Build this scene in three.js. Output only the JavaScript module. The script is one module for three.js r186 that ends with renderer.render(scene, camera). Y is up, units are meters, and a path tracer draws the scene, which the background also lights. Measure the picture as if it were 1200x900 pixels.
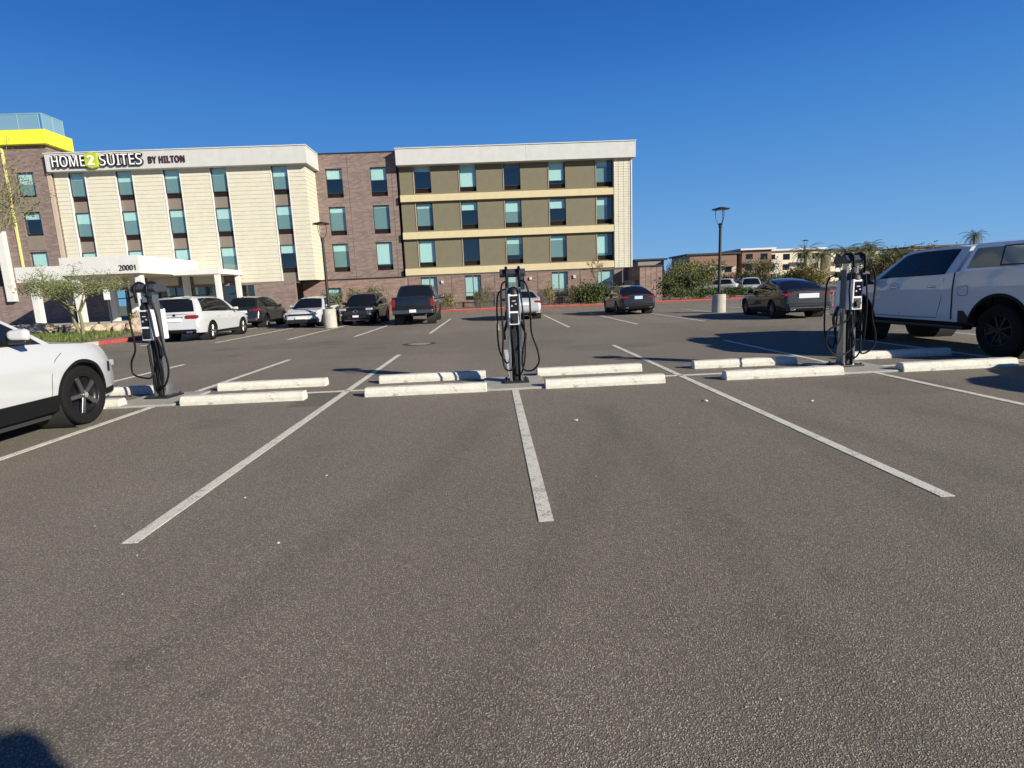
import * as THREE from 'three';
import { mergeGeometries, toCreasedNormals } from 'three/addons/utils/BufferGeometryUtils.js';
import { RoundedBoxGeometry } from 'three/addons/geometries/RoundedBoxGeometry.js';
import { FontLoader } from 'three/addons/loaders/FontLoader.js';
import { TextGeometry } from 'three/addons/geometries/TextGeometry.js';
import { MarchingCubes } from 'three/addons/objects/MarchingCubes.js';
import { ImprovedNoise } from 'three/addons/math/ImprovedNoise.js';

// ---------- camera, sky, sun, exposure ----------
const D2R = Math.PI / 180;
const scene = new THREE.Scene();
const camera = new THREE.PerspectiveCamera(69.39, 4 / 3, 0.1, 3000);
camera.position.set(0, 1.52, 0);
camera.rotation.order = 'YXZ';
camera.rotation.set(-9.683 * D2R, -1.682 * D2R, -2.405 * D2R);
const renderer = new THREE.WebGLRenderer({ antialias: true });
renderer.toneMapping = THREE.LinearToneMapping;
const EXPOSURE = 1.55;
renderer.toneMappingExposure = EXPOSURE;
renderer.shadowMap.enabled = true;
const s2l = c => { c /= 255; return c <= 0.04045 ? c / 12.92 : Math.pow((c + 0.055) / 1.055, 2.4); };
{ // clear winter sky: blue deepening with height
  const stops = [[0, 136, 183, 224], [4, 114, 168, 221], [9, 92, 152, 215], [15, 70, 134, 207], [21, 50, 112, 192], [28, 35, 91, 170], [45, 17, 56, 122], [90, 10, 34, 84]];
  const W = 512, H = 256, d = new Float32Array(W * H * 4);
  for (let j = 0; j < H; j++) {
    const el = Math.max(0, ((j + 0.5) / H - 0.5) * 180);
    let k = 0; while (k < stops.length - 2 && stops[k + 1][0] < el) k++;
    const a = stops[k], b = stops[k + 1], t = Math.min(1, (el - a[0]) / (b[0] - a[0]));
    for (let i = 0; i < W; i++) {
      const o = (j * W + i) * 4;
      for (let c = 0; c < 3; c++) d[o + c] = (s2l(a[c + 1]) * (1 - t) + s2l(b[c + 1]) * t) / EXPOSURE;
      d[o + 3] = 1;
    }
  }
  const tex = new THREE.DataTexture(d, W, H, THREE.RGBAFormat, THREE.FloatType);
  tex.mapping = THREE.EquirectangularReflectionMapping; tex.magFilter = THREE.LinearFilter; tex.minFilter = THREE.LinearFilter; tex.wrapS = THREE.RepeatWrapping; tex.needsUpdate = true;
  scene.background = tex; scene.environment = tex;
}
const sun = new THREE.DirectionalLight(new THREE.Color(1, 0.93, 0.79), 4.6);
sun.position.set(73.2, 37.4, 57.0 - 20); sun.target.position.set(0, 0, -20);
sun.castShadow = true; sun.shadow.mapSize.set(4096, 4096); sun.shadow.radius = 1;
Object.assign(sun.shadow.camera, { left: -60, right: 60, top: 40, bottom: -40, near: 1, far: 250 });
scene.add(sun, sun.target);

// ---------- helpers ----------
const rng = seed => () => { seed |= 0; seed = seed + 0x6D2B79F5 | 0; let t = Math.imul(seed ^ seed >>> 15, 1 | seed); t = t + Math.imul(t ^ t >>> 7, 61 | t) ^ t; return ((t ^ t >>> 14) >>> 0) / 4294967296; };
const noise = new ImprovedNoise();
const V = (x, y, z) => new THREE.Vector3(x, y, z);
const rgb = (r, g, b) => new THREE.Color().setRGB(r, g, b);
const lerp = (a, b, t) => a + (b - a) * t;
const clamp = (x, a = 0, b = 1) => Math.max(a, Math.min(b, x));
const taken = {};
function numbered(n) { const k = taken[n] = (taken[n] ?? -1) + 1; return k ? n + '_' + String(k).padStart(3, '0') : n; }
function fin(o) { o.castShadow = true; o.receiveShadow = true; return o; }
function mesh(name, geo, mat, parent) {
  const m = fin(new THREE.Mesh(Array.isArray(geo) ? merge(geo) : geo, mat)); m.name = name; if (parent) parent.add(m); return m;
}
function merge(list) {
  const out = list.map(g => { let q = g.index ? g.toNonIndexed() : g.clone(); for (const k of Object.keys(q.attributes)) if (!['position', 'normal', 'uv'].includes(k)) q.deleteAttribute(k); if (!q.attributes.normal) q.computeVertexNormals(); if (!q.attributes.uv) q.setAttribute('uv', new THREE.BufferAttribute(new Float32Array(q.attributes.position.count * 2), 2)); return q; });
  return mergeGeometries(out);
}
function thing(name, label, category, pos = [0, 0, 0], turn = 0, group) {
  const o = new THREE.Group(); o.name = numbered(name); o.position.set(...pos); o.rotation.y = turn; o.userData = { label, category };
  if (group) o.userData.group = group; scene.add(o); return o;
}
function tag(o, label, category, group) { o.name = numbered(o.name); o.userData = { ...o.userData, label, category }; if (group) o.userData.group = group; scene.add(o); return o; }
function struct(name, geo, mat, label) { const m = mesh(numbered(name), geo, mat, scene); m.userData = { kind: 'structure', label, category: 'ground' }; return m; }
function copy(o, pos, turn, label) { const c = o.clone(); c.name = numbered(o.name.replace(/_\d{3}$/, '')); c.userData = { ...o.userData, label }; c.position.set(...pos); c.rotation.y = turn ?? o.rotation.y; scene.add(c); return c; }
// box between two corners, uv in metres
function bx(x0, x1, y0, y1, z0, z1) {
  const g = new THREE.BoxGeometry(x1 - x0, y1 - y0, z1 - z0); g.translate((x0 + x1) / 2, (y0 + y1) / 2, (z0 + z1) / 2); return muv(g);
}
function rbx(x0, x1, y0, y1, z0, z1, r = 0.01, seg = 2) {
  const g = new RoundedBoxGeometry(x1 - x0, y1 - y0, z1 - z0, seg, Math.min(r, (x1 - x0) / 2.01, (y1 - y0) / 2.01, (z1 - z0) / 2.01)); g.translate((x0 + x1) / 2, (y0 + y1) / 2, (z0 + z1) / 2); return g;
}
function muv(g) { // world-metre uv by dominant normal
  const q = g.index ? g.toNonIndexed() : g; if (!q.attributes.normal) q.computeVertexNormals();
  const p = q.attributes.position, n = q.attributes.normal, uv = new Float32Array(p.count * 2);
  for (let i = 0; i < p.count; i++) {
    const ax = Math.abs(n.getX(i)), ay = Math.abs(n.getY(i)), az = Math.abs(n.getZ(i));
    if (ay >= ax && ay >= az) { uv[2 * i] = p.getX(i); uv[2 * i + 1] = p.getZ(i); }
    else if (ax >= az) { uv[2 * i] = p.getZ(i); uv[2 * i + 1] = p.getY(i); }
    else { uv[2 * i] = p.getX(i); uv[2 * i + 1] = p.getY(i); }
  }
  q.setAttribute('uv', new THREE.BufferAttribute(uv, 2)); return q;
}
function cyl(r0, r1, h, x, y, z, seg = 16) { const g = new THREE.CylinderGeometry(r0, r1, h, seg); g.translate(x, y, z); return g; }
function bar(a, b, r, seg = 6, r2) {
  const d = b.clone().sub(a), g = new THREE.CylinderGeometry(r2 ?? r, r, d.length(), seg, 1); g.translate(0, d.length() / 2, 0);
  g.applyQuaternion(new THREE.Quaternion().setFromUnitVectors(V(0, 1, 0), d.normalize())); g.translate(a.x, a.y, a.z); return g;
}
function tube(pts, r, n = 40, seg = 8) { return new THREE.TubeGeometry(new THREE.CatmullRomCurve3(pts.map(p => V(...p))), n, r, seg); }
function gridGeo(nu, nv, f, flip) { // f(u,v) -> [x,y,z]
  const pos = [], uv = [], idx = [];
  for (let j = 0; j <= nv; j++) for (let i = 0; i <= nu; i++) { const p = f(i / nu, j / nv); pos.push(...p); uv.push(i / nu, j / nv); }
  for (let j = 0; j < nv; j++) for (let i = 0; i < nu; i++) { const a = j * (nu + 1) + i, b = a + 1, c = a + nu + 1, d = c + 1; flip ? idx.push(a, c, b, b, c, d) : idx.push(a, b, c, b, d, c); }
  const g = new THREE.BufferGeometry(); g.setAttribute('position', new THREE.Float32BufferAttribute(pos, 3)); g.setAttribute('uv', new THREE.Float32BufferAttribute(uv, 2)); g.setIndex(idx); g.computeVertexNormals(); return g;
}
// textures
function dataTex(w, h, f, srgb = true) {
  const d = new Uint8Array(w * h * 4);
  for (let j = 0; j < h; j++) for (let i = 0; i < w; i++) { const c = f(i, j), o = (j * w + i) * 4; d[o] = clamp(c[0], 0, 255); d[o + 1] = clamp(c[1], 0, 255); d[o + 2] = clamp(c[2], 0, 255); d[o + 3] = 255; }
  const t = new THREE.DataTexture(d, w, h); t.wrapS = t.wrapT = THREE.RepeatWrapping; t.magFilter = THREE.LinearFilter; t.minFilter = THREE.LinearMipmapLinearFilter; t.generateMipmaps = true; if (srgb) t.colorSpace = THREE.SRGBColorSpace; t.needsUpdate = true; return t;
}
// tileable value noise on an n x n lattice
function tileNoise(n, seed) { const r = rng(seed), a = Float32Array.from({ length: n * n }, r); return (u, v) => { const x = u * n, y = v * n, i = Math.floor(x), j = Math.floor(y), fx = x - i, fy = y - j, sx = fx * fx * (3 - 2 * fx), sy = fy * fy * (3 - 2 * fy); const g = (p, q) => a[((q % n + n) % n) * n + (p % n + n) % n]; return lerp(lerp(g(i, j), g(i + 1, j), sx), lerp(g(i, j + 1), g(i + 1, j + 1), sx), sy); }; }
const std = (color, roughness = 0.8, o = {}) => new THREE.MeshStandardMaterial({ color, roughness, ...o });
const phys = o => new THREE.MeshPhysicalMaterial(o);

// asphalt: stones of 4-12 mm in dark binder, tile 3.2 m
const ASIZE = 2048, ATILE = 2.3;
const aggregate = (() => { // cell pattern of stones, brightness and height
  const val = new Float32Array(ASIZE * ASIZE), hgt = new Float32Array(ASIZE * ASIZE), hue = new Float32Array(ASIZE * ASIZE);
  const r = rng(11), n = tileNoise(512, 3), n2 = tileNoise(160, 5), n3 = tileNoise(40, 6);
  for (let j = 0; j < ASIZE; j++) for (let i = 0; i < ASIZE; i++) { const u = i / ASIZE, v = j / ASIZE, o = j * ASIZE + i; const q = n(u, v) * 0.6 + n2(u, v) * 0.4; hgt[o] = q * 0.4; val[o] = 0.5 + q * 0.28 + (n3(u, v) - .5) * .05 + (r() - .5) * .06; hue[o] = 0.5; }
  for (let k = 0; k < 230000; k++) {
    const cx = r() * ASIZE, cy = r() * ASIZE, rad = 1.0 + Math.pow(r(), 2.4) * 2.6, b = r() < 0.003 ? 1.6 : 0.54 + r() * 0.84, el = 0.6 + r() * 0.4, an = r() * 3.14, hu = r(), ca = Math.cos(an), sa = Math.sin(an), R = Math.ceil(rad);
    for (let y = -R; y <= R; y++) for (let x = -R; x <= R; x++) {
      const p = (x * ca + y * sa) / rad, q = (-x * sa + y * ca) / (rad * el), e = p * p + q * q; if (e > 1) continue;
      const o = ((Math.floor(cy) + y + ASIZE) % ASIZE) * ASIZE + (Math.floor(cx) + x + ASIZE) % ASIZE, h = 0.45 + 0.55 * Math.sqrt(1 - e);
      if (h > hgt[o]) { hgt[o] = h; val[o] = b; hue[o] = hu; }
    }
  }
  return { val, hgt, hue };
})();
const texAsphalt = dataTex(ASIZE, ASIZE, (i, j) => { const o = j * ASIZE + i, v = aggregate.val[o], h = aggregate.hue[o]; const b = 143 * Math.pow(v, 0.74); return [b * (1.015 + (h - .5) * .05), b * 0.945, b * (0.835 - (h - .5) * .06)]; });
const texAsphaltB = dataTex(ASIZE, ASIZE, (i, j) => { const v = aggregate.hgt[j * ASIZE + i] * 255; return [v, v, v]; }, false);
for (const t of [texAsphalt, texAsphaltB]) t.repeat.set(1 / ATILE, 1 / ATILE);
const mAsphalt = new THREE.MeshStandardMaterial({ map: texAsphalt, bumpMap: texAsphaltB, bumpScale: 0.0034, roughness: 0.92, vertexColors: true });
const pn1 = tileNoise(256, 21), pn2 = tileNoise(24, 22);
const texPaint = dataTex(1024, 1024, (i, j) => { const u = i / 1024, v = j / 1024, o = (j * 2 % ASIZE) * ASIZE + (i * 2 % ASIZE); const worn = pn1(u, v) * .55 + pn2(u, v) * .45 > 0.7 || aggregate.hgt[o] < 0.1; const b = worn ? 160 : 230 + (pn1(v, u) - .5) * 30; return [b, b * .99, b * .955]; });
texPaint.repeat.set(1 / 1.6, 1 / 1.6);
const mPaintLine = std(rgb(0.93, 0.9, 0.82), 0.8, { map: texPaint, bumpMap: texAsphaltB, bumpScale: 0.003 });
const cn1 = tileNoise(300, 31), cn2 = tileNoise(40, 32), cn3 = tileNoise(7, 33);
const texConc = dataTex(1024, 1024, (i, j) => { const u = i / 1024, v = j / 1024; const b = 205 + (cn1(u, v) - .5) * 26 + (cn2(u, v) - .5) * 18 + (cn3(u, v) - .5) * 18; return [b, b * .985, b * .94]; });
texConc.repeat.set(0.5, 0.5);
const sc1 = tileNoise(90, 81), sc2 = tileNoise(14, 82);
const texStop = dataTex(1024, 1024, (i, j) => { const u = i / 1024, v = j / 1024; let b = 212 + (cn1(u, v) - .5) * 24 + (cn2(u, v) - .5) * 16; const s = sc1(u, v) * .5 + sc2(u * 1, v) * .5; if (s > 0.68) b -= (s - 0.68) * 230 * (0.6 + cn1(v, u) * .8); return [b, b * .985, b * .94]; });
texStop.repeat.set(0.45, 0.9);
const mStop = std(rgb(0.92, 0.92, 0.89), 0.85, { map: texStop, bumpMap: texConc, bumpScale: 0.004 });
const mPad = std(rgb(0.55, 0.54, 0.52), 0.9, { map: texConc, bumpMap: texConc, bumpScale: 0.004 });
const mConc = std(rgb(0.72, 0.7, 0.66), 0.9, { map: texConc, bumpMap: texConc, bumpScale: 0.006 });
const mRed = std(rgb(0.62, 0.12, 0.1), 0.75, { map: texConc });
// brick: 0.4 x 0.1 m blocks in mixed browns (bricks here are about two pixels high)
const bn = tileNoise(128, 41), brickTones = Array.from({ length: 64 * 16 }, rng(42));
const texBrick = dataTex(1024, 1024, (i, j) => { // tile 3.2 m, rows 0.1 m
  const row = Math.floor(j / 32), off = row % 2 ? 64 : 0, col = Math.floor(((i + off) % 1024) / 128), yy = j % 32, xx = (i + off) % 128;
  const t = brickTones[(row * 8 + col) % 1024], t2 = brickTones[(row * 8 + col + 511) % 1024], m = yy < 3 || xx < 3;
  if (m) return [144, 126, 116];
  const b = 0.86 + t * 0.22 + (bn(i / 1024, j / 1024) - .5) * .2; return [140 * b + t2 * 8, 115 * b, 107 * b];
});
texBrick.repeat.set(1 / 3.2, 1 / 3.2);
const mBrick = std(rgb(0.78, 0.92, 0.96), 0.9, { map: texBrick });
const stn = tileNoise(400, 51), stn2 = tileNoise(12, 52);
const texStucco = dataTex(1024, 1024, (i, j) => { const b = 226 + (stn(i / 1024, j / 1024) - .5) * 30 + (stn2(i / 1024, j / 1024) - .5) * 7; return [b, b, b]; });
texStucco.repeat.set(0.25, 0.25);
const stucco = (r, g, b) => std(rgb(r, g, b), 0.92, { map: texStucco, bumpMap: texStucco, bumpScale: 0.006 });
const mOlive = stucco(0.225, 0.2, 0.132), mBand = stucco(0.78, 0.66, 0.4), mFascia = stucco(0.7, 0.7, 0.67), mWhite = stucco(0.82, 0.81, 0.77), mSpandrel = stucco(0.27, 0.225, 0.185), mYellow = stucco(1, 0.95, 0.06), mTaupe = stucco(0.62, 0.5, 0.38);
const mSiding = stucco(0.77, 0.73, 0.58);
const mFrame = std(rgb(0.035, 0.033, 0.032), 0.45), mLouvre = std(rgb(0.035, 0.025, 0.022), 0.6), mRoom = std(rgb(0.3, 0.28, 0.26), 0.9);
const mPane = phys({ color: rgb(0.66, 0.85, 0.84), transmission: 1, roughness: 0.02, thickness: 0, ior: 1.95 });
const mBlind = std(rgb(0.82, 0.82, 0.78), 0.9), mSheer = std(rgb(0.3, 0.32, 0.31), 0.9);
const mDarkMetal = std(rgb(0.03, 0.028, 0.027), 0.5, { metalness: 0.3 });
const mBlack = std(rgb(0.012, 0.012, 0.013), 0.55), mRubber = phys({ color: rgb(0.009, 0.009, 0.009), roughness: 0.85, specularIntensity: 0.4 });
console.log('materials');

// ---------- ground ----------
const xLines = [-10.5, -7.8, -5.18, -2.42, 0.29, 3.05, 5.93, 8.68, 11.45];
{
  // stops of the sheet: fine near the camera, coarse far off
  const axis = (fine, lim, step) => { const a = []; for (let x = -fine; x <= fine + 1e-6; x += step) a.push(x); let x = fine, s = step; while (x < lim) { s *= 1.35; x += s; a.push(x); a.unshift(-x); } return a; };
  const xs = axis(20, 1500, 0.11), zs = axis(19, 1500, 0.11).map(z => z - 18);
  const pos = [], uv = [], col = [], idx = [], nx = xs.length;
  const stain = []; const r = rng(77);
  stain.push([-1.63, -2.28, 0.06, 0.3, 0], [-1.2, -2.0, 0.06, 0.25, 0], [1.65, -2.6, 0.05, .3, 0], [-3.6, -7.0, .3, .14, 0], [5.4, -7.4, .7, .12, 0], [-6.4, -18.6, 1.3, .15, 0], [-7.9, -26.5, .8, .2, 0], [2.6, -13.8, .7, .14, 0], [1.2, -15.6, .9, .12, 0], [8.5, -17, 1.0, .12, 0]);
  for (let i = 0; i < 46; i++) stain.push([(r() - .5) * 40, -3 - r() * 34, 0.1 + r() * 0.35, 0.1 + r() * 0.16, r() < .35 ? 1 : 0]);
  for (const z of zs) for (const x of xs) {
    pos.push(x, 0, z); uv.push(x, -z);
    let c = 1 + noise.noise(x * 0.35, 3, z * 0.16) * 0.14 + noise.noise(x * 1.4, 9, z * 1.1) * 0.05 + noise.noise(x * 4, 5, z * 4) * 0.03;
    c += noise.noise(x * 0.9, 1, z * 0.05) * 0.09;                       // long tyre-polished streaks
    if (z < -14 && z > -21.4) c *= 0.93 + noise.noise(x * 0.12, 2, z * 1.5) * 0.06; // worn darker drive aisle
    // tyre tracks turning into the bays, and a broad oil-darkened patch
    { const tr = (x0, k, z0) => { const xc = x0 + k * (z - z0) + 0.12 * Math.sin(z * 0.9); for (const o of [0, 1.5]) { const d = Math.abs(x - xc - o); if (d < 0.16) c *= 0.9 + noise.noise(x * 6, 2, z * 2.5) * 0.05; } }; if (z > -7 && z < -1.2) { tr(-0.9, -0.28, -4); tr(1.3, 0.05, -4); } if (z > -6 && z < 0) tr(3.6, 0.25, -4); }
    for (const [sx, sz, sr, amt, lt] of stain) { const d = Math.hypot((x - sx) * 0.8, z - sz) / sr; if (d < 1) c *= lt ? 1 + amt * 0.4 : 1 - amt * 1.6 * (0.6 + noise.noise(x * 5, 7, z * 5) * 0.6); }
    // dark seal patch between the wheel stop and the painted line
    if (x > -3.0 && x < -2.35 && z > -8.9 && z < -7.75 && x + 2.35 > -(z + 8.9) * .0 - .65) c *= 0.72;
    const warm = 1 + noise.noise(x * 0.2, 4, z * 0.2) * 0.03;
    col.push(c * warm, c, c / warm);
  }
  for (let j = 0; j < zs.length - 1; j++) for (let i = 0; i < nx - 1; i++) { const a = j * nx + i; idx.push(a, a + nx, a + 1, a + 1, a + nx, a + nx + 1); }
  const g = new THREE.BufferGeometry(); g.setAttribute('position', new THREE.Float32BufferAttribute(pos, 3)); g.setAttribute('uv', new THREE.Float32BufferAttribute(uv, 2)); g.setAttribute('color', new THREE.Float32BufferAttribute(col, 3)); g.setIndex(idx); g.computeVertexNormals();
  const lot = struct('parking_lot', g, mAsphalt, 'brown grey asphalt of the parking lot');
  const line = (x0, x1, z0, z1) => { const q = bx(x0, x1, 0.001, 0.005, z0, z1); mesh('painted_line', q, mPaintLine, lot); };
  // near double row: the stall ends differ a little
  const ends = [-3.4, -3.4, -3.42, -3.46, -3.45, -3.5, -3.5, -3.5, -3.5];
  xLines.forEach((x, i) => { const w = 0.05; line(x - w, x + w, -14.1, -9.03); line(x - w, x + w, -8.92, ends[i]); });
  const segs = [-13, ...xLines, 14]; for (let i = 0; i < segs.length - 1; i++) line(segs[i] + 0.053, segs[i + 1] - 0.053, -9.025, -8.925);
  for (const x of [-16, -13.2, -10.45, -7.75, -5.25, -2.41, 0.19, 2.9, 5.53, 8.14, 10.9, 13.6, 16.4]) line(x - 0.05, x + 0.05, -32, -21.2);
  // manhole with ring
  mesh('manhole_ring', (() => { const q = new THREE.RingGeometry(0.36, 0.52, 40); q.rotateX(-Math.PI / 2); q.translate(-2.26, 0.004, -16.9); return q; })(), std(rgb(0.035, 0.032, 0.03), 0.9), lot);
  const cover = [cyl(0.35, 0.35, 0.02, -2.26, 0.0, -16.9, 40)]; for (let i = -3; i <= 3; i++) cover.push(bx(-2.26 - Math.sqrt(0.09 - (i * .08) ** 2), -2.26 + Math.sqrt(0.09 - (i * .08) ** 2), 0.01, 0.016, -16.9 + i * 0.08 - 0.015, -16.9 + i * 0.08 + 0.015));
  mesh('manhole_cover', cover, std(rgb(0.2, 0.19, 0.18), 0.6), lot);
}
console.log('ground');
// loose chips and bits of litter
{
  const r = rng(5), gs = [], at = (x, z, s, h = 0.3) => { const q = new THREE.DodecahedronGeometry(s, 0); q.scale(1, h + r() * .3, 0.6 + r() * .5); q.rotateY(r() * 6); q.translate(x, s * 0.25, z); gs.push(q); };
  for (let i = 0; i < 40; i++) at((r() - .5) * 9, -1.7 - r() * 9, 0.003 + r() * 0.004);
  at(-1.42, -3.34, 0.012); at(-1.5, -4.65, 0.012); at(2.68, -6.9, 0.035, .1); at(3.9, -6.6, .03, .1); at(0.9, -6.2, 0.03, .1); at(-2.0, -4.2, .01);
  const m = mesh('gravel_chips', gs, std(rgb(0.62, 0.6, 0.56), 0.9)); m.name = numbered('gravel_chips'); m.userData = { kind: 'stuff', label: 'pale loose gravel chips scattered over the asphalt', category: 'gravel' }; scene.add(m);
}

// ---------- vehicles ----------
const mGlassCar = phys({ color: rgb(0.008, 0.01, 0.013), roughness: 0.04, specularIntensity: 0.65, ior: 1.52 });
const mCanopyGlass = phys({ color: rgb(0.5, 0.54, 0.55), transmission: 0.85, roughness: 0.03, thickness: 0 });
const mWell = std(rgb(0.025, 0.025, 0.025), 0.95);
const mRimSilver = std(rgb(0.55, 0.55, 0.56), 0.3, { metalness: 0.9 }), mRimBlack = std(rgb(0.02, 0.02, 0.022), 0.35, { metalness: 0.5 }), mRimGrey = std(rgb(0.2, 0.2, 0.21), 0.3, { metalness: 0.9 });
const mChrome = std(rgb(0.7, 0.7, 0.7), 0.15, { metalness: 1 });
const mTail = phys({ color: rgb(0.26, 0.008, 0.012), roughness: 0.12, clearcoat: 1 }), mHead = phys({ color: rgb(0.55, 0.57, 0.58), roughness: 0.12, clearcoat: 1, metalness: 0.4 }), mPlate = std(rgb(0.72, 0.74, 0.76), 0.5), mCladding = phys({ color: rgb(0.008, 0.008, 0.009), roughness: 0.6, specularIntensity: 0.4 });
const carPaint = (r, g, b, metal = 0.0) => phys({ color: rgb(r, g, b), roughness: 0.55, metalness: metal, specularIntensity: 0.5, clearcoat: 1, clearcoatRoughness: 0.03 });
function curve(points) { return s => { if (s <= points[0][0]) return points[0][1]; for (let i = 0; i < points.length - 1; i++) { const [a, ya] = points[i], [b, yb] = points[i + 1]; if (s <= b) { const m0 = i > 0 ? (yb - points[i - 1][1]) / (b - points[i - 1][0]) : (yb - ya) / (b - a), m1 = i < points.length - 2 ? (points[i + 2][1] - ya) / (points[i + 2][0] - a) : (yb - ya) / (b - a); const sl = (yb - ya) / (b - a); const lim = m => Math.sign(m) !== Math.sign(sl) ? 0 : Math.sign(m) * Math.min(Math.abs(m), 2.5 * Math.abs(sl)); const h = b - a, t = (s - a) / h, t2 = t * t, t3 = t2 * t; return (2 * t3 - 3 * t2 + 1) * ya + (t3 - 2 * t2 + t) * h * lim(m0) + (-2 * t3 + 3 * t2) * yb + (t3 - t2) * h * lim(m1); } } return points[points.length - 1][1]; }; }
const wheelCache = {};
function wheelGeos(R, W, style) {
  const key = [R, W, style].join(); if (wheelCache[key]) return wheelCache[key];
  const rr = style === 'truck' ? R * 0.6 : R * 0.7;
  const prof = [[rr * 0.98, -W * .42], [rr * 1.03, -W * .48], [R * .93, -W * .5], [R * .985, -W * .42], [R, -W * .3], [R, W * .3], [R * .985, W * .42], [R * .93, W * .5], [rr * 1.03, W * .48], [rr * .98, W * .42]].map(p => new THREE.Vector2(...p));
  const tyre = new THREE.LatheGeometry(prof, 48); tyre.rotateZ(-Math.PI / 2);
  const parts = [];
  const rim = new THREE.LatheGeometry([[rr * .99, W * .42], [rr * .95, W * .46], [rr * .9, W * .4], [rr * .86, W * .1], [0.001, W * .06]].map(p => new THREE.Vector2(...p)), 40); rim.rotateZ(-Math.PI / 2);
  const hub = new THREE.CylinderGeometry(rr * .15, rr * .2, W * .12, 20); hub.rotateZ(-Math.PI / 2); hub.translate(W * .36, 0, 0); parts.push(hub);
  const n = { five: 5, multi: 10, truck: 8, aero: 5 }[style] ?? 10;
  for (let k = 0; k < n; k++) {
    const wd = style === 'five' ? 0.062 : style === 'truck' ? 0.045 : 0.034, sp = new RoundedBoxGeometry(0.035, rr * 0.8, wd, 2, 0.012); sp.translate(W * .36, rr * 0.52, 0);
    if (style !== 'five') { sp.rotateX(0.0); }
    sp.rotateX(k / n * Math.PI * 2 + 0.35); parts.push(sp);
  }
  return wheelCache[key] = { tyre, barrel: rim, spokes: merge(parts), rr };
}
function addWheel(car, x, y, z, side, R, W, style, rimMat, barrelMat) {
  const g = wheelGeos(R, W, style), t = mesh('wheel', g.tyre, mRubber, car); t.position.set(x, y, z); if (side < 0) t.rotation.y = Math.PI;
  mesh('rim', g.spokes, rimMat, t); mesh('rim_barrel', g.barrel, barrelMat ?? mRimBlack, t); return t;
}
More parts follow.
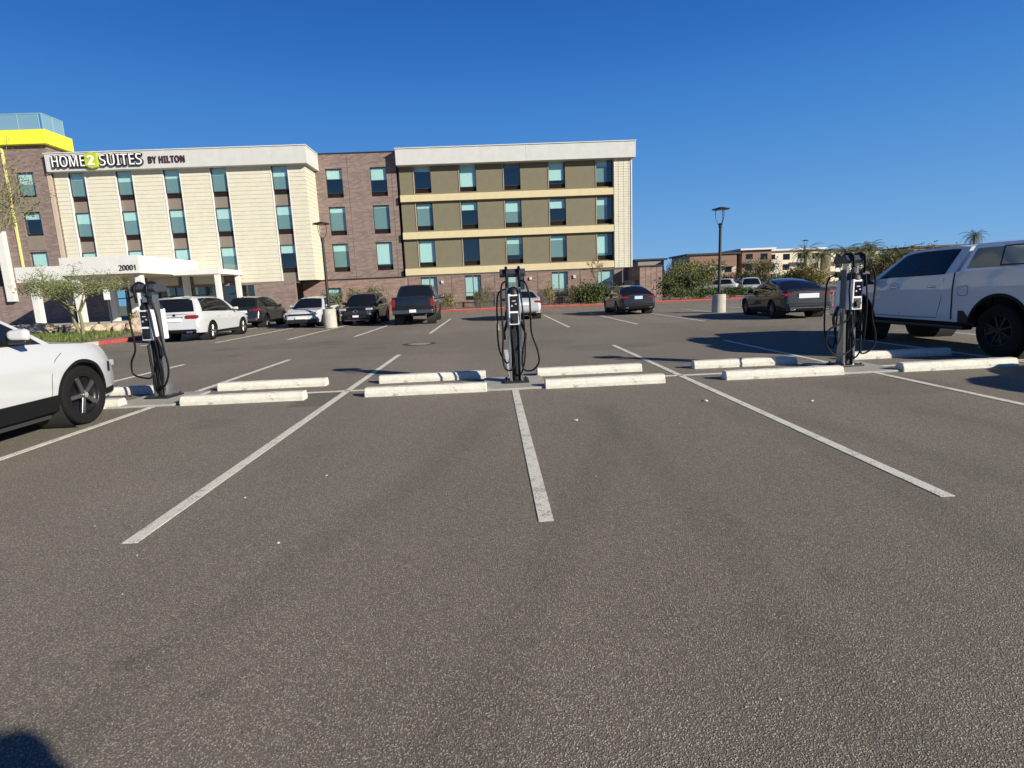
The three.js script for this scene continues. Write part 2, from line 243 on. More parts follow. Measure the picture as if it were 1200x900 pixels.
/* A vehicle: s runs from the nose (0) to the tail (L); local z = s - L/2 (nose towards -z). */
function vehicle(name, label, category, pos, turn, c) {
  const car = thing(name, label, category, pos, turn, c.group), { L, W, paint, R } = c, hw = W / 2, Z = s => s - L / 2;
  const top = curve(c.top), Ra = c.arch ?? R + 0.055, ax = [c.f, c.r], sill = c.sill ?? 0.3, tuck = c.tuck ?? 0.09;
  const plan = s => { let k = 1; const sf = c.sf ?? 0.9, sr = c.sr ?? 0.7; if (s < sf) k -= (c.nf ?? 0.2) * Math.pow(1 - s / sf, 2.6); if (s > L - sr) k -= (c.nr ?? 0.12) * Math.pow(1 - (L - s) / sr, 2.6); return hw * k; };
  const low = s => { let y = sill; if (s < c.f - Ra) y = lerp(c.lowF ?? 0.24, sill, s / (c.f - Ra)); if (s > c.r + Ra) y = lerp(sill, c.lowR ?? 0.34, (s - c.r - Ra) / (L - c.r - Ra)); return y; };
  const lowA = s => { let y = low(s); for (const a of ax) if (Math.abs(s - a) < Ra) y = Math.max(y, R + Math.sqrt(Ra * Ra - (s - a) ** 2)); return y; };
  const lat = (s, y) => { const t = top(s), h = clamp((y - sill) / Math.max(0.12, t - sill)); let k = 1 - (c.under ?? 0.055) * Math.pow(1 - Math.min(1, h / 0.45), 2); if (h > 0.62) k -= tuck * Math.pow((h - 0.62) / 0.38, 2.2); const cr = c.crease ?? 0.012; k += cr * Math.exp(-(((h - 0.66) / 0.07) ** 2)) - cr * 0.8 * Math.exp(-(((h - 0.35) / 0.14) ** 2)); return k; };
  const sideX = (s, y) => plan(s) * lat(s, y);
  // stations
  let st = []; for (let s = 0; s <= L + 1e-6; s += 0.06) st.push(Math.min(L, s)); if (st[st.length - 1] < L) st.push(L);
  for (const a of ax) { for (let k = -9; k <= 9; k++) st.push(a + Ra * Math.sin(k / 9 * Math.PI / 2) * 0.9999); st.push(a - Ra - 0.001, a + Ra + 0.001); }
  for (const [s] of c.top) st.push(clamp(s, 0, L));
  st = [...new Set(st.map(s => +s.toFixed(4)))].sort((a, b) => a - b).filter((s, i, a) => !i || s - a[i - 1] > 0.0006);
  const vs = [0, .08, .18, .3, .42, .54, .62, .68, .74, .8, .86, .91, .95, .98, 1], us = [.06, .14, .3, .5, .75, 1], rows = vs.length + us.length;
  const pos3 = [], uvs = [], idx = [], crown = c.crown ?? 0.04, N = st.length;
  for (const sgn of [1, -1]) {
    const base = pos3.length / 3;
    for (const s of st) { const y0 = lowA(s), y1 = Math.max(top(s), y0 + 0.02), xe = sideX(s, y1);
      for (const v of vs) { const y = lerp(y0, y1, v); pos3.push(sgn * sideX(s, y), y, Z(s)); }
      for (const u of us) pos3.push(sgn * xe * (1 - u), y1 + crown * Math.min(1, (y1 - y0) * 2) * (1 - (1 - u) ** 2), Z(s)); }
    for (let i = 0; i < N - 1; i++) for (let j = 0; j < rows - 1; j++) { const a = base + i * rows + j, b = a + 1, d = a + rows, e = d + 1; sgn > 0 ? idx.push(a, b, d, b, e, d) : idx.push(a, d, b, b, d, e); }
  }
  const g = new THREE.BufferGeometry(); g.setAttribute('position', new THREE.Float32BufferAttribute(pos3, 3)); g.setIndex(idx);
  // end faces
  const caps = []; for (const s of [0, L]) { const y0 = lowA(s), y1 = top(s), bulge = s ? 0.05 : 0.07; caps.push(gridGeo(12, 8, (u, v) => { const y = lerp(y0, y1, v), x = sideX(s, y) * (u * 2 - 1), cc = 1 - (u * 2 - 1) ** 2; return [x, y + crown * (v === 1 ? cc : 0), Z(s) + (s ? 1 : -1) * bulge * cc * Math.sin(Math.PI * Math.min(1, v * 1.0 + 0.0)) ]; }, s === 0)); }
  const body = mesh('body', merge([toCreasedNormals(g, 0.7), ...caps]), paint, car);
  const pt = (s, y, off = 0) => [sideX(s, y) + off, y, Z(s)];
  const both = f => { for (const sg of [1, -1]) f(sg); };
  const mir = (geo, sg) => { if (sg > 0) return geo; const q = geo.clone(); q.scale(-1, 1, 1); if (q.index) { const a = q.index.array; for (let i = 0; i < a.length; i += 3) { const t = a[i]; a[i] = a[i + 1]; a[i + 1] = t; } } q.computeVertexNormals(); return q; };
  const sidePatch = (s0, s1, y0, y1, off = 0.004, n = 14, m = 4) => gridGeo(n, m, (u, v) => { const s = lerp(s0, s1, u), a = typeof y0 === 'function' ? y0(s) : y0, b = typeof y1 === 'function' ? y1(s) : y1; return pt(s, lerp(a, b, v), off); }, true);
  // under-body and wheel wells
  mesh('underbody', [bx(-hw * 0.86, hw * .86, sill - 0.09, sill + 0.14, Z(c.f + Ra + .02), Z(c.r - Ra - .02)), bx(-hw * .7, hw * .7, sill - .05, sill + .12, Z(0.12), Z(c.f - Ra - .02)), bx(-hw * .7, hw * .7, sill + .02, sill + .12, Z(c.r + Ra + .02), Z(L - 0.1)), bx(-hw * .5, hw * .5, sill, sill + 0.2, Z(c.f - Ra), Z(c.r + Ra))], mWell, car);
  for (const a of ax) both(sg => { const wells = []; const q = new THREE.CylinderGeometry(Ra + .01, Ra + .01, 0.42, 28, 1, true, -Math.PI * .62, Math.PI * 1.24); q.rotateZ(Math.PI / 2); q.rotateX(0); const w = q; w.translate(sg * (sideX(a, R + Ra) - 0.225), R, Z(a)); wells.push(w); const disc = new THREE.CircleGeometry(Ra + .01, 28); disc.rotateY(Math.PI / 2); disc.translate(sg * (sideX(a, R + Ra) - 0.43), R, Z(a)); wells.push(disc); mesh('wheel_well', wells, mWell, car); });
  if (c.archTrim) for (const a of ax) both(sg => { const q = gridGeo(30, 2, (u, v) => { const th = lerp(-0.1, Math.PI + 0.1, u), rr = Ra + lerp(-0.012, c.archTrim, v), s = a - Math.cos(th) * rr, y = Math.max(low(s), R + Math.sin(th) * rr); return [sideX(s, Math.max(y, low(s))) + (v === 0.5 ? 0.016 : 0.005), y, Z(s)]; }, true); mesh('arch_trim', mir(q, sg), c.trimMat ?? mCladding, car); });
  if (c.rocker) both(sg => mesh('rocker_panel', mir(sidePatch(c.f + Ra, c.r - Ra, low, c.rocker, 0.008, 10, 4), sg), c.trimMat ?? mCladding, car));
  // wheels
  for (const a of ax) both(sg => addWheel(car, sg * (sideX(a, R + Ra) - c.ww / 2 - 0.012), R, Z(a), sg, R, c.ww, c.style, c.rim, c.rimBarrel));
  // glasshouse(s)
  const house = (h, shellName, shellMat) => {
    const wr = h.wr * hw, roofEdge = u => curve(h.roof)(u), B = u => { const s = lerp(h.a0, h.d0, u), y = (h.belt ? h.belt : top(s)) - 0.015; return [sideX(s, top(s)) * (h.wb ?? 0.99), y, s]; }, T = u => { const s = lerp(h.a1, h.d1, u), e = 1 - 0.05 * Math.pow(Math.abs(u - .45) / .55, 2.5); return [wr * e, roofEdge(u), s]; };
    const S = (u, t) => { const b = B(u), q = T(u), k = 1 - Math.pow(1 - t, 1.18); return [lerp(b[0], q[0], h.lin ? t : t * 0.55 + t * t * 0.45), lerp(b[1], q[1], h.lin ? t : k), lerp(b[2], q[2], t)]; };
    const front = (cx, t, end) => { const p = S(end, t), bl = (end ? h.br ?? 0.06 : h.bf ?? 0.14) * (1 - t * 0.5) * (1 - cx * cx); return [cx * p[0], p[1] + (1 - cx * cx) * (h.rc ?? 0.05) * t * t, p[2] + (end ? bl : -bl)]; };
    const P = ([x, y, s]) => [x, y, Z(s)];
    const gs = [];
    if (h.glass) { const [w0, w1] = h.win[0], [q0, q1] = h.t; for (const [ua, ub, ta, tb] of [[0, 1, 0, q0], [0, 1, q1, 1], [0, w0, q0, q1], [w1, 1, q0, q1]]) { const g2 = gridGeo(16, 6, (u, t) => P(S(lerp(ua, ub, u), lerp(ta, tb, t))), true); gs.push(g2, mir(g2, -1)); } }
    else { const side = gridGeo(24, 10, (u, t) => P(S(u, t)), true); gs.push(side, mir(side, -1)); }
    gs.push(gridGeo(14, 10, (u, t) => P(front(u * 2 - 1, t, 0)), true), gridGeo(14, 10, (u, t) => P(front(u * 2 - 1, t, 1))));
    gs.push(gridGeo(14, 20, (u, v) => { const cx = u * 2 - 1, p = T(v), k = 1 - cx * cx, bl = lerp(-(h.bf ?? 0.14) * .5, (h.br ?? 0.06) * .5, v) * k; return [cx * p[0], p[1] + k * (h.rc ?? 0.05), Z(p[2] + bl)]; }, true));
    const sh = mesh(shellName, gs, shellMat, car);
    const patch = (u0, u1, t0, t1, off) => gridGeo(10, 8, (u, t) => { const uu = lerp(typeof u0 === 'function' ? u0(lerp(t0, t1, t)) : u0, typeof u1 === 'function' ? u1(lerp(t0, t1, t)) : u1, u), q = P(S(uu, lerp(t0, t1, t))); q[0] += off; return q; }, true);
    const [t0, t1] = h.t ?? [0.06, 0.9];
    if (h.trim) both(sg => mesh('window_trim', mir(patch(h.trim[0], h.trim[1], t0 - 0.04, t1 + 0.03, 0.004), sg), mBlack, sh));
    for (const [u0, u1] of h.win) both(sg => mesh('side_window', mir(patch(u0, u1, t0, t1, 0.008), sg), h.glass ?? c.glass ?? mGlassCar, sh));
    if (h.ws !== false) mesh('windshield', gridGeo(14, 8, (u, t) => { const q = P(front((u * 2 - 1) * 0.93, lerp(0.04, 0.95, t), 0)); q[1] += 0.006; q[2] -= 0.006; return q; }, true), c.glass ?? mGlassCar, sh);
    if (h.rw !== false) { const [ra, rb] = h.rwt ?? [0.1, 0.88]; mesh('rear_window', gridGeo(14, 8, (u, t) => { const q = P(front((u * 2 - 1) * (h.rww ?? 0.88), lerp(ra, rb, t), 1)); q[1] += 0.004; q[2] += 0.008; return q; }), c.glass ?? mGlassCar, sh); }
    return sh;
  };
  house(c.house, 'cabin', paint);
  if (c.shell) house(c.shell, 'canopy_shell', c.shell.mat ?? paint);
  // seams
  const seam = (pts, r = c.seamR ?? 0.004) => both(sg => mesh('door_seam', mir(new THREE.TubeGeometry(new THREE.CatmullRomCurve3(pts.map(([s, y]) => V(...pt(s, y, -r * 0.2)))), 24, r, 5), sg), mBlack, body));
  for (const q of c.seams ?? []) seam(q);
  for (const [s, y] of c.handles ?? []) both(sg => { const q = rbx(-0.02, 0.02, y - 0.018, y + 0.018, Z(s) - 0.1, Z(s) + 0.1, 0.014); q.translate(sideX(s, y) + 0.012, 0, 0); mesh('door_handle', mir(q, sg), c.handleMat ?? paint, body); });
  if (c.mirror) both(sg => { const [s, y, k] = c.mirror, x = sideX(s, top(s)) * 0.98; const q = new RoundedBoxGeometry(0.23 * k, 0.145 * k, 0.12 * k, 4, 0.055 * k); { const p = q.attributes.position; for (let i = 0; i < p.count; i++) { const f = p.getX(i) / (0.23 * k) + .5; p.setY(i, p.getY(i) * (0.78 + 0.22 * f)); p.setZ(i, p.getZ(i) * (1 - 0.3 * f)); } q.computeVertexNormals(); } if (c.mirrorShape) q.scale(c.mirrorShape[0], c.mirrorShape[1], 1); q.translate(x + 0.16 * k, y + 0.01 * k, Z(s)); const m = mesh('mirror', mir(q, sg), c.mirrorMat ?? paint, car);
    const low2 = new RoundedBoxGeometry(0.215 * k, 0.05 * k, 0.11 * k, 2, 0.022 * k); low2.translate(x + 0.155 * k, y - 0.066 * k, Z(s)); mesh('mirror_base', [mir(low2, sg), mir(bar(V(x - 0.03, y - 0.08 * k, Z(s)), V(x + 0.12 * k, y - 0.06 * k, Z(s)), 0.025 * k), sg)], mBlack, m); });
  const api = { car, body, pt, Z, sideX, top, L, hw, mir, both, sidePatch, plan, low };
  if (c.extra) c.extra(api); return car;
}
// a block of trim set into the nose or tail
const block = (n, api, x0, x1, y0, y1, s0, s1, mat, r = 0.02, parent) => mesh(n, rbx(x0, x1, y0, y1, api.Z(s0), api.Z(s1), r), mat, parent ?? api.car);
const lamp = (n, api, x0, x1, y0, y1, s0, s1, mat, r = 0.03) => api.both(sg => mesh(n, api.mir(rbx(x0, x1, y0, y1, api.Z(s0), api.Z(s1), r), sg), mat, api.car));

// white electric SUV at the left edge (only its front half shows)
vehicle('electric_suv', 'white electric SUV with black five spoke wheel beside the charger at the left edge', 'car', [-6.36, 0, -8.3 + 2.47], 0, {
  L: 4.94, W: 1.97, R: 0.388, ww: 0.26, f: 0.93, r: 3.93, arch: 0.44, sill: 0.27, lowF: 0.3, lowR: 0.4, nf: 0.26, sf: 1.0, tuck: 0.1, crown: 0.06, crease: 0.008,
  paint: carPaint(0.5, 0.51, 0.52), rim: mRimGrey, style: 'five', archTrim: 0.03, rocker: 0.47,
  top: [[0, 0.62], [0.05, 0.74], [0.12, 0.86], [0.25, 0.96], [0.5, 1.02], [1.0, 1.07], [1.6, 1.11], [2.6, 1.12], [3.8, 1.15], [4.6, 1.17], [4.82, 1.0], [4.94, 0.7]],
  house: { a0: 1.24, a1: 2.2, d1: 4.2, d0: 4.75, wr: 0.68, roof: [[0, 1.62], [0.3, 1.7], [0.7, 1.69], [1, 1.62]], trim: [0.035, 0.97], win: [[0.045, 0.36], [0.38, 0.68], [0.7, 0.94]], bf: 0.2 },
  seams: [[[1.52, 0.34], [1.47, 0.5], [1.44, 0.72], [1.36, 0.88], [1.2, 0.97]], [[2.62, 0.4], [2.62, 1.05]]], handles: [[2.4, 0.86], [3.45, 0.88]], mirror: [1.86, 1.23, 1.0],
  extra: api => {
    block('grille', api, -0.5, 0.5, 0.42, 0.62, -0.06, 0.05, mBlack); lamp('headlight', api, 0.52, 0.78, 0.66, 0.76, 0.0, 0.2, mHead);
    api.both(sg => mesh('side_marker', api.mir(api.sidePatch(0.27, 0.36, 0.62, 0.76, 0.006, 4, 3), sg), mBlack, api.car));
    api.both(sg => mesh('bumper_insert', api.mir(api.sidePatch(0.12, 0.46, 0.31, 0.4, 0.004, 6, 3), sg), mCladding, api.car));
    lamp('tail_light', api, 0.55, 0.86, 0.85, 0.95, 4.75, 4.92, mTail);
    api.both(sg => mesh('wheel_cap', api.mir((() => { const q = new THREE.CylinderGeometry(.035, .035, .02, 16); q.rotateZ(Math.PI / 2); q.translate(api.sideX(.93, .83) - .02, .388, api.Z(.93)); return q; })(), sg), mChrome, api.car));
  }
});
// white crew-cab pickup with a canopy, right edge, its near side in shade
vehicle('pickup_truck', 'tall white crew cab pickup with glazed canopy over its bed at the right edge', 'pickup', [9.79, 0, -8.55 - 2.825], 0.0, {
  L: 5.65, W: 2.08, R: 0.455, ww: 0.3, f: 1.05, r: 4.82, arch: 0.6, sill: 0.56, lowF: 0.5, lowR: 0.62, nf: 0.08, nr: 0.03, sf: 0.5, sr: 0.2, tuck: 0.02, under: 0.02, crown: 0.03, crease: 0.006,
  mirrorShape: [0.75, 2.1], paint: carPaint(0.68, 0.68, 0.66), rim: mRimBlack, style: 'truck', archTrim: 0.05, handleMat: mChrome, mirrorMat: mBlack,
  top: [[0, 0.95], [0.04, 1.1], [0.15, 1.22], [1.0, 1.3], [1.6, 1.34], [1.75, 1.4], [3.6, 1.46], [3.9, 1.5], [5.58, 1.52], [5.65, 1.48]],
  house: { a0: 1.35, a1: 2.25, lin: 1, rc: 0.03, d1: 3.9, d0: 3.78, wr: 0.82, roof: [[0, 1.9], [0.3, 1.97], [0.8, 1.98], [1, 1.95]], win: [[(t => 0.1), (t => 0.56 - 0.0 * t)], [(t => 0.585), (t => 0.9)]], bf: 0.16, br: 0.02, rww: 0.75, trim: [0.09, 0.905], t: [0.05, 0.88] },
  shell: { a0: 3.88, a1: 4.08, mat: carPaint(0.85, 0.85, 0.84), glass: mCanopyGlass, lin: 1, d1: 5.5, d0: 5.62, wr: 0.88, wb: 0.975, roof: [[0, 1.96], [0.1, 1.985], [1, 1.97]], win: [[0.07, 0.9]], t: [0.12, 0.84], bf: 0.01, br: 0.03, ws: false, rww: 0.85, trim: false, rc: 0.07 },
  seamR: 0.006, seams: [[[1.42, 0.62], [1.42, 1.3]], [[2.44, 0.64], [2.46, 1.36]], [[3.46, 0.64], [3.55, 1.0], [3.58, 1.38]], [[1.42, 0.62], [2.4, 0.61], [3.46, 0.62]], [[3.95, 1.22], [3.95, 1.08], [4.14, 1.07], [4.16, 1.15], [4.15, 1.23], [3.95, 1.22]]],
  handles: [[2.28, 1.2], [3.3, 1.23]], mirror: [1.52, 1.42, 1.4],
  extra: api => {
    // running board, flap behind the rear door, bumpers, lamps
    api.both(sg => mesh('running_board', api.mir(rbx(0.86, 1.06, 0.42, 0.5, api.Z(1.7), api.Z(4.15), 0.03), sg), mBlack, api.car));
    api.both(sg => mesh('bed_step', api.mir(api.sidePatch(3.98, 4.24, 0.56, s => 0.78 - Math.max(0, s - 4.1) * 1.1, 0.012, 6, 3), sg), mBlack, api.car));
    block('rear_bumper', api, -0.98, 0.98, 0.58, 0.78, 5.6, 5.76, mChrome, 0.04); block('grille', api, -0.75, 0.75, 0.66, 1.08, -0.09, 0.02, mBlack); block('front_bumper', api, -0.98, 0.98, 0.5, 0.72, -0.16, 0.1, mChrome, 0.05);
    lamp('tail_light', api, 0.86, 1.03, 1.0, 1.42, 5.56, 5.675, mTail); lamp('headlight', api, 0.68, 0.95, 0.98, 1.12, -0.05, 0.2, mHead);
    block('license_plate', api, -0.16, 0.16, 0.64, 0.78, 5.75, 5.77, mPlate, 0.005);
    // the framed sliding pane and vents in the canopy window
    api.both(sg => { const f = []; const x = y => lerp(1.0, 0.925, clamp((y - 1.5) / 0.47)); f.push(rbx(-.012, .012, 1.58, 1.6, api.Z(4.72), api.Z(5.2), .005), rbx(-.012, .012, 1.9, 1.92, api.Z(4.72), api.Z(5.2), .005)); f[0].translate(x(1.59), 0, 0); f[1].translate(x(1.91) + 0.0, 0, 0); f.push(bar(V(x(1.59), 1.59, api.Z(5.2)), V(x(1.91), 1.91, api.Z(5.2)), .012), bar(V(x(1.59), 1.59, api.Z(4.72)), V(x(1.91), 1.91, api.Z(4.72)), .012)); mesh('canopy_window_frame', api.mir(merge(f), sg), mBlack, api.car); });
    api.both(sg => mesh('cab_gap', api.mir(api.sidePatch(3.8, 3.835, 0.6, 1.49, 0.004, 2, 8), sg), mWell, api.car));
    api.both(sg => mesh('badge', api.mir(api.sidePatch(1.58, 1.86, 0.985, 1.01, 0.006, 4, 1), sg), mChrome, api.car));
  }
});
const sedanTop = (L, hoodH = 0.78, belt = 0.93, deck = 1.03) => [[0, 0.5], [0.04, 0.6], [0.14, 0.68], [0.45, hoodH - 0.02], [1.0, hoodH + 0.07], [1.45, belt - 0.02], [2.4, belt + 0.01], [3.6, belt + 0.06], [L - 0.75, deck - 0.01], [L - 0.16, deck], [L - 0.06, deck - 0.14], [L, 0.62]];
const suvTop = (L, hoodH = 0.98, belt = 1.05) => [[0, 0.58], [0.04, 0.72], [0.14, 0.86], [0.35, hoodH - 0.04], [1.0, hoodH + 0.04], [1.45, belt], [2.6, belt + 0.03], [L - 0.35, belt + 0.07], [L - 0.14, belt + 0.05], [L - 0.07, 0.92], [L, 0.66]];
// white SUV seen from behind, left
vehicle('white_suv', 'white SUV with red tail lights seen from behind, near the entrance canopy', 'car', [-12.45, 0, -22.15 - 2.45], 0.02, {
  L: 4.9, W: 1.95, R: 0.375, ww: 0.26, f: 0.9, r: 3.83, sill: 0.33, lowR: 0.36, nf: 0.2, nr: 0.1, paint: carPaint(0.5, 0.51, 0.52), rim: mRimSilver, style: 'multi', rocker: 0.37, tuck: 0.07,
  top: suvTop(4.9, 1.0, 1.1), house: { a0: 1.3, a1: 2.1, d1: 4.5, d0: 4.78, wr: 0.7, roof: [[0, 1.62], [0.3, 1.71], [0.7, 1.73], [1, 1.68]], trim: [0.1, 0.9], win: [[0.12, 0.42], [0.44, 0.72], [0.74, 0.88]], rwt: [0.12, 0.86], rww: 0.9 },
  seams: [[[1.4, 0.42], [1.4, 1.0]], [[2.45, 0.42], [2.5, 1.05]], [[3.45, 0.6], [3.6, 1.1]]], handles: [[2.3, 0.92], [3.35, 0.95]], mirror: [1.7, 1.2, 0.95],
  extra: api => {
    block('rear_bumper', api, -0.82, 0.82, 0.36, 0.5, 4.86, 4.99, mCladding, 0.05); lamp('tail_light', api, 0.42, 0.9, 0.9, 1.05, 4.68, 4.885, mTail, 0.05);
    block('license_plate', api, -0.26, 0.26, 0.8, 0.95, 4.86, 4.905, mPlate, 0.01); block('plate_trim', api, -0.36, 0.36, 0.965, 0.99, 4.87, 4.9, mChrome, 0.01);
    lamp('exhaust_tip', api, 0.48, 0.7, 0.36, 0.43, 4.95, 5.02, mChrome, 0.02); block('roof_spoiler', api, -0.6, 0.6, 1.685, 1.72, 4.42, 4.68, api.body.material, 0.015);
    lamp('roof_rail', api, 0.6, 0.64, 1.735, 1.765, 2.5, 4.3, mChrome, 0.012); lamp('headlight', api, 0.55, 0.85, 0.74, 0.84, 0.03, 0.2, mHead); block('grille', api, -0.4, 0.4, 0.52, 0.8, -0.09, 0.06, mBlack);
    const e = new THREE.CylinderGeometry(0.05, 0.05, 0.02, 20); e.rotateX(Math.PI / 2); e.translate(0, 1.06, api.Z(4.83)); mesh('emblem', e, mBlack, api.car);
  }
});
vehicle('grey_crossover', 'dark grey crossover seen from behind, right of the white SUV', 'car', [-13.55, 0, -30.7 - 2.3], 0.02, {
  L: 4.6, W: 1.86, R: 0.36, ww: 0.24, f: 0.9, r: 3.6, sill: 0.32, lowR: 0.38, paint: carPaint(0.018, 0.019, 0.022, 0.2), rim: mRimGrey, style: 'multi', rocker: 0.4, archTrim: 0.05,
  top: suvTop(4.6, 1.0, 1.08), house: { a0: 1.25, a1: 2.0, d1: 4.1, d0: 4.46, wr: 0.7, roof: [[0, 1.6], [0.3, 1.68], [0.7, 1.69], [1, 1.63]], trim: [0.1, 0.9], win: [[0.12, 0.42], [0.44, 0.72], [0.74, 0.88]] }, mirror: [1.6, 1.16, 0.95], handles: [[2.2, .92], [3.2, .95]],
  extra: api => { block('rear_bumper', api, -0.75, 0.75, 0.4, 0.56, 4.56, 4.68, mRimGrey, 0.05); lamp('tail_light', api, 0.5, 0.89, 0.92, 1.06, 4.34, 4.56, mTail, 0.05); block('license_plate', api, -0.24, 0.24, 0.84, 0.98, 4.56, 4.605, mPlate, 0.01); lamp('headlight', api, 0.5, 0.8, 0.74, 0.84, 0.03, 0.2, mHead); lamp('reflector', api, 0.35, 0.49, 0.96, 1.02, 4.5, 4.57, mChrome, 0.02); }
});
// cars facing the camera: turn half round
const face = Math.PI;
vehicle('white_hatchback', 'white car facing the camera behind the left lamp post', 'car', [-9.85, 0, -29.1 - 2.2], face, {
  L: 4.5, W: 1.84, R: 0.335, ww: 0.22, f: 0.88, r: 3.52, sill: 0.27, nf: 0.22, paint: carPaint(0.5, 0.51, 0.52), rim: mRimSilver, style: 'multi', rocker: 0.31,
  top: [[0, 0.5], [0.04, 0.62], [0.16, 0.76], [0.5, 0.88], [1.0, 0.95], [1.4, 1.0], [2.6, 1.03], [4.1, 1.07], [4.36, 1.02], [4.45, 0.85], [4.5, 0.62]], house: { a0: 1.15, a1: 1.95, d1: 3.7, d0: 4.3, wr: 0.67, roof: [[0, 1.46], [0.3, 1.54], [0.7, 1.53], [1, 1.47]], trim: [0.1, 0.92], win: [[0.12, 0.44], [0.46, 0.76], [0.78, 0.9]] }, mirror: [1.55, 1.08, 0.9], handles: [[2.2, .86], [3.1, .88]],
  extra: api => { block('grille', api, -0.62, 0.62, 0.64, 0.72, -0.02, 0.12, mBlack, 0.02); block('lower_grille', api, -0.78, 0.78, 0.24, 0.44, -0.075, 0.08, mBlack, 0.04); lamp('headlight', api, 0.5, 0.84, 0.67, 0.79, 0.05, 0.26, mHead, 0.04); block('license_plate', api, -0.26, 0.26, 0.45, 0.56, -0.09, 0.0, mPlate, 0.008); block('chrome_strip', api, -0.6, 0.6, 0.705, 0.725, -0.03, 0.1, mChrome, 0.008); lamp('tail_light', api, 0.5, 0.86, 0.9, 1.0, 4.3, 4.46, mTail); }
});
vehicle('black_hatchback', 'black car facing the camera with bright headlight, left of the dark pickup', 'car', [-7.05, 0, -29.3 - 2.25], face - 0.02, {
  L: 4.6, W: 1.87, R: 0.35, ww: 0.23, f: 0.9, r: 3.6, sill: 0.3, nf: 0.22, paint: carPaint(0.006, 0.006, 0.007), rim: mRimGrey, style: 'multi', rocker: 0.36, archTrim: 0.04,
  top: suvTop(4.6, 0.95, 1.04), house: { a0: 1.2, a1: 1.98, d1: 4.0, d0: 4.45, wr: 0.69, roof: [[0, 1.55], [0.3, 1.64], [0.7, 1.64], [1, 1.57]], trim: [0.1, 0.92], win: [[0.12, 0.43], [0.45, 0.74], [0.76, 0.9]] }, mirror: [1.58, 1.13, 0.95], handles: [[2.2, .9], [3.2, .93]],
  extra: api => { block('grille', api, -0.66, 0.66, 0.5, 0.76, -0.06, 0.1, mBlack, 0.06); lamp('headlight', api, 0.5, 0.86, 0.76, 0.88, 0.04, 0.26, mHead, 0.04); lamp('fog_light', api, 0.6, 0.82, 0.5, 0.6, 0.0, 0.14, mHead, 0.03); block('skid_plate', api, -0.6, 0.6, 0.24, 0.3, -0.08, 0.1, mRimGrey, 0.02); const e = new THREE.TorusGeometry(0.07, 0.014, 8, 20); e.scale(1.5, 1, 1); e.translate(0, 0.72, api.Z(-0.075)); mesh('emblem', e, mChrome, api.car); block('license_plate', api, -0.15, 0.15, 0.42, 0.52, -0.1, 0, mPlate, 0.006); lamp('tail_light', api, 0.5, 0.88, 0.9, 1.0, 4.38, 4.56, mTail); }
});
vehicle('dark_pickup', 'dark navy pickup seen from behind with its tailgate towards the camera', 'pickup', [-3.9, 0, -27.0 - 2.9], 0.03, {
  L: 5.8, W: 2.03, R: 0.4, ww: 0.27, f: 0.95, r: 4.6, arch: 0.49, sill: 0.46, lowF: .4, lowR: 0.55, nf: 0.08, nr: 0.03, sf: 0.5, sr: 0.2, tuck: 0.035, crown: 0.02, paint: carPaint(0.003, 0.005, 0.01), rim: mRimGrey, style: 'truck', archTrim: 0.04,
  top: [[0, 0.85], [0.04, 1.0], [0.15, 1.12], [1.0, 1.2], [1.6, 1.24], [1.75, 1.28], [3.9, 1.33], [4.1, 1.34], [5.72, 1.36], [5.8, 1.33]],
  house: { a0: 1.35, a1: 2.2, d1: 3.95, d0: 4.08, wr: 0.76, roof: [[0, 1.84], [0.3, 1.92], [0.8, 1.92], [1, 1.88]], win: [[0.1, 0.55], [0.57, 0.88]], trim: [0.09, 0.9], br: 0.02, rww: 0.86, rwt: [0.06, 0.9] },
  seams: [[[2.4, .5], [2.42, 1.25]], [[3.45, .55], [3.6, 1.25]]], handles: [[2.28, 1.1], [3.3, 1.12]], handleMat: mChrome, mirror: [1.5, 1.3, 1.2], mirrorMat: mChrome,
  extra: api => { block('rear_bumper', api, -0.96, 0.96, 0.56, 0.76, 5.74, 5.94, mRimGrey, 0.05); lamp('tail_light', api, 0.84, 1.0, 0.88, 1.26, 5.66, 5.82, mTail, 0.03); block('license_plate', api, -0.16, 0.16, 0.62, 0.76, 5.93, 5.95, mPlate, 0.006); block('tailgate', api, -0.78, 0.78, 0.84, 1.3, 5.7, 5.815, api.body.material, 0.03); const e = new THREE.SphereGeometry(0.5, 20, 10); e.scale(0.24, 0.1, 0.03); e.translate(0, 1.1, api.Z(5.815)); mesh('emblem', e, mRimGrey, api.car); const h = bar(V(0, 0.5, api.Z(5.9)), V(0, 0.5, api.Z(6.05)), 0.04); mesh('tow_hitch', h, mBlack, api.car); const b = bar(V(0.6, .5, api.Z(5.6)), V(0.62, .49, api.Z(5.92)), .04); mesh('exhaust_tip', b, mChrome, api.car); block('high_brake_light', api, -0.2, 0.2, 1.925, 1.95, 3.88, 3.96, mTail, 0.01); }
});
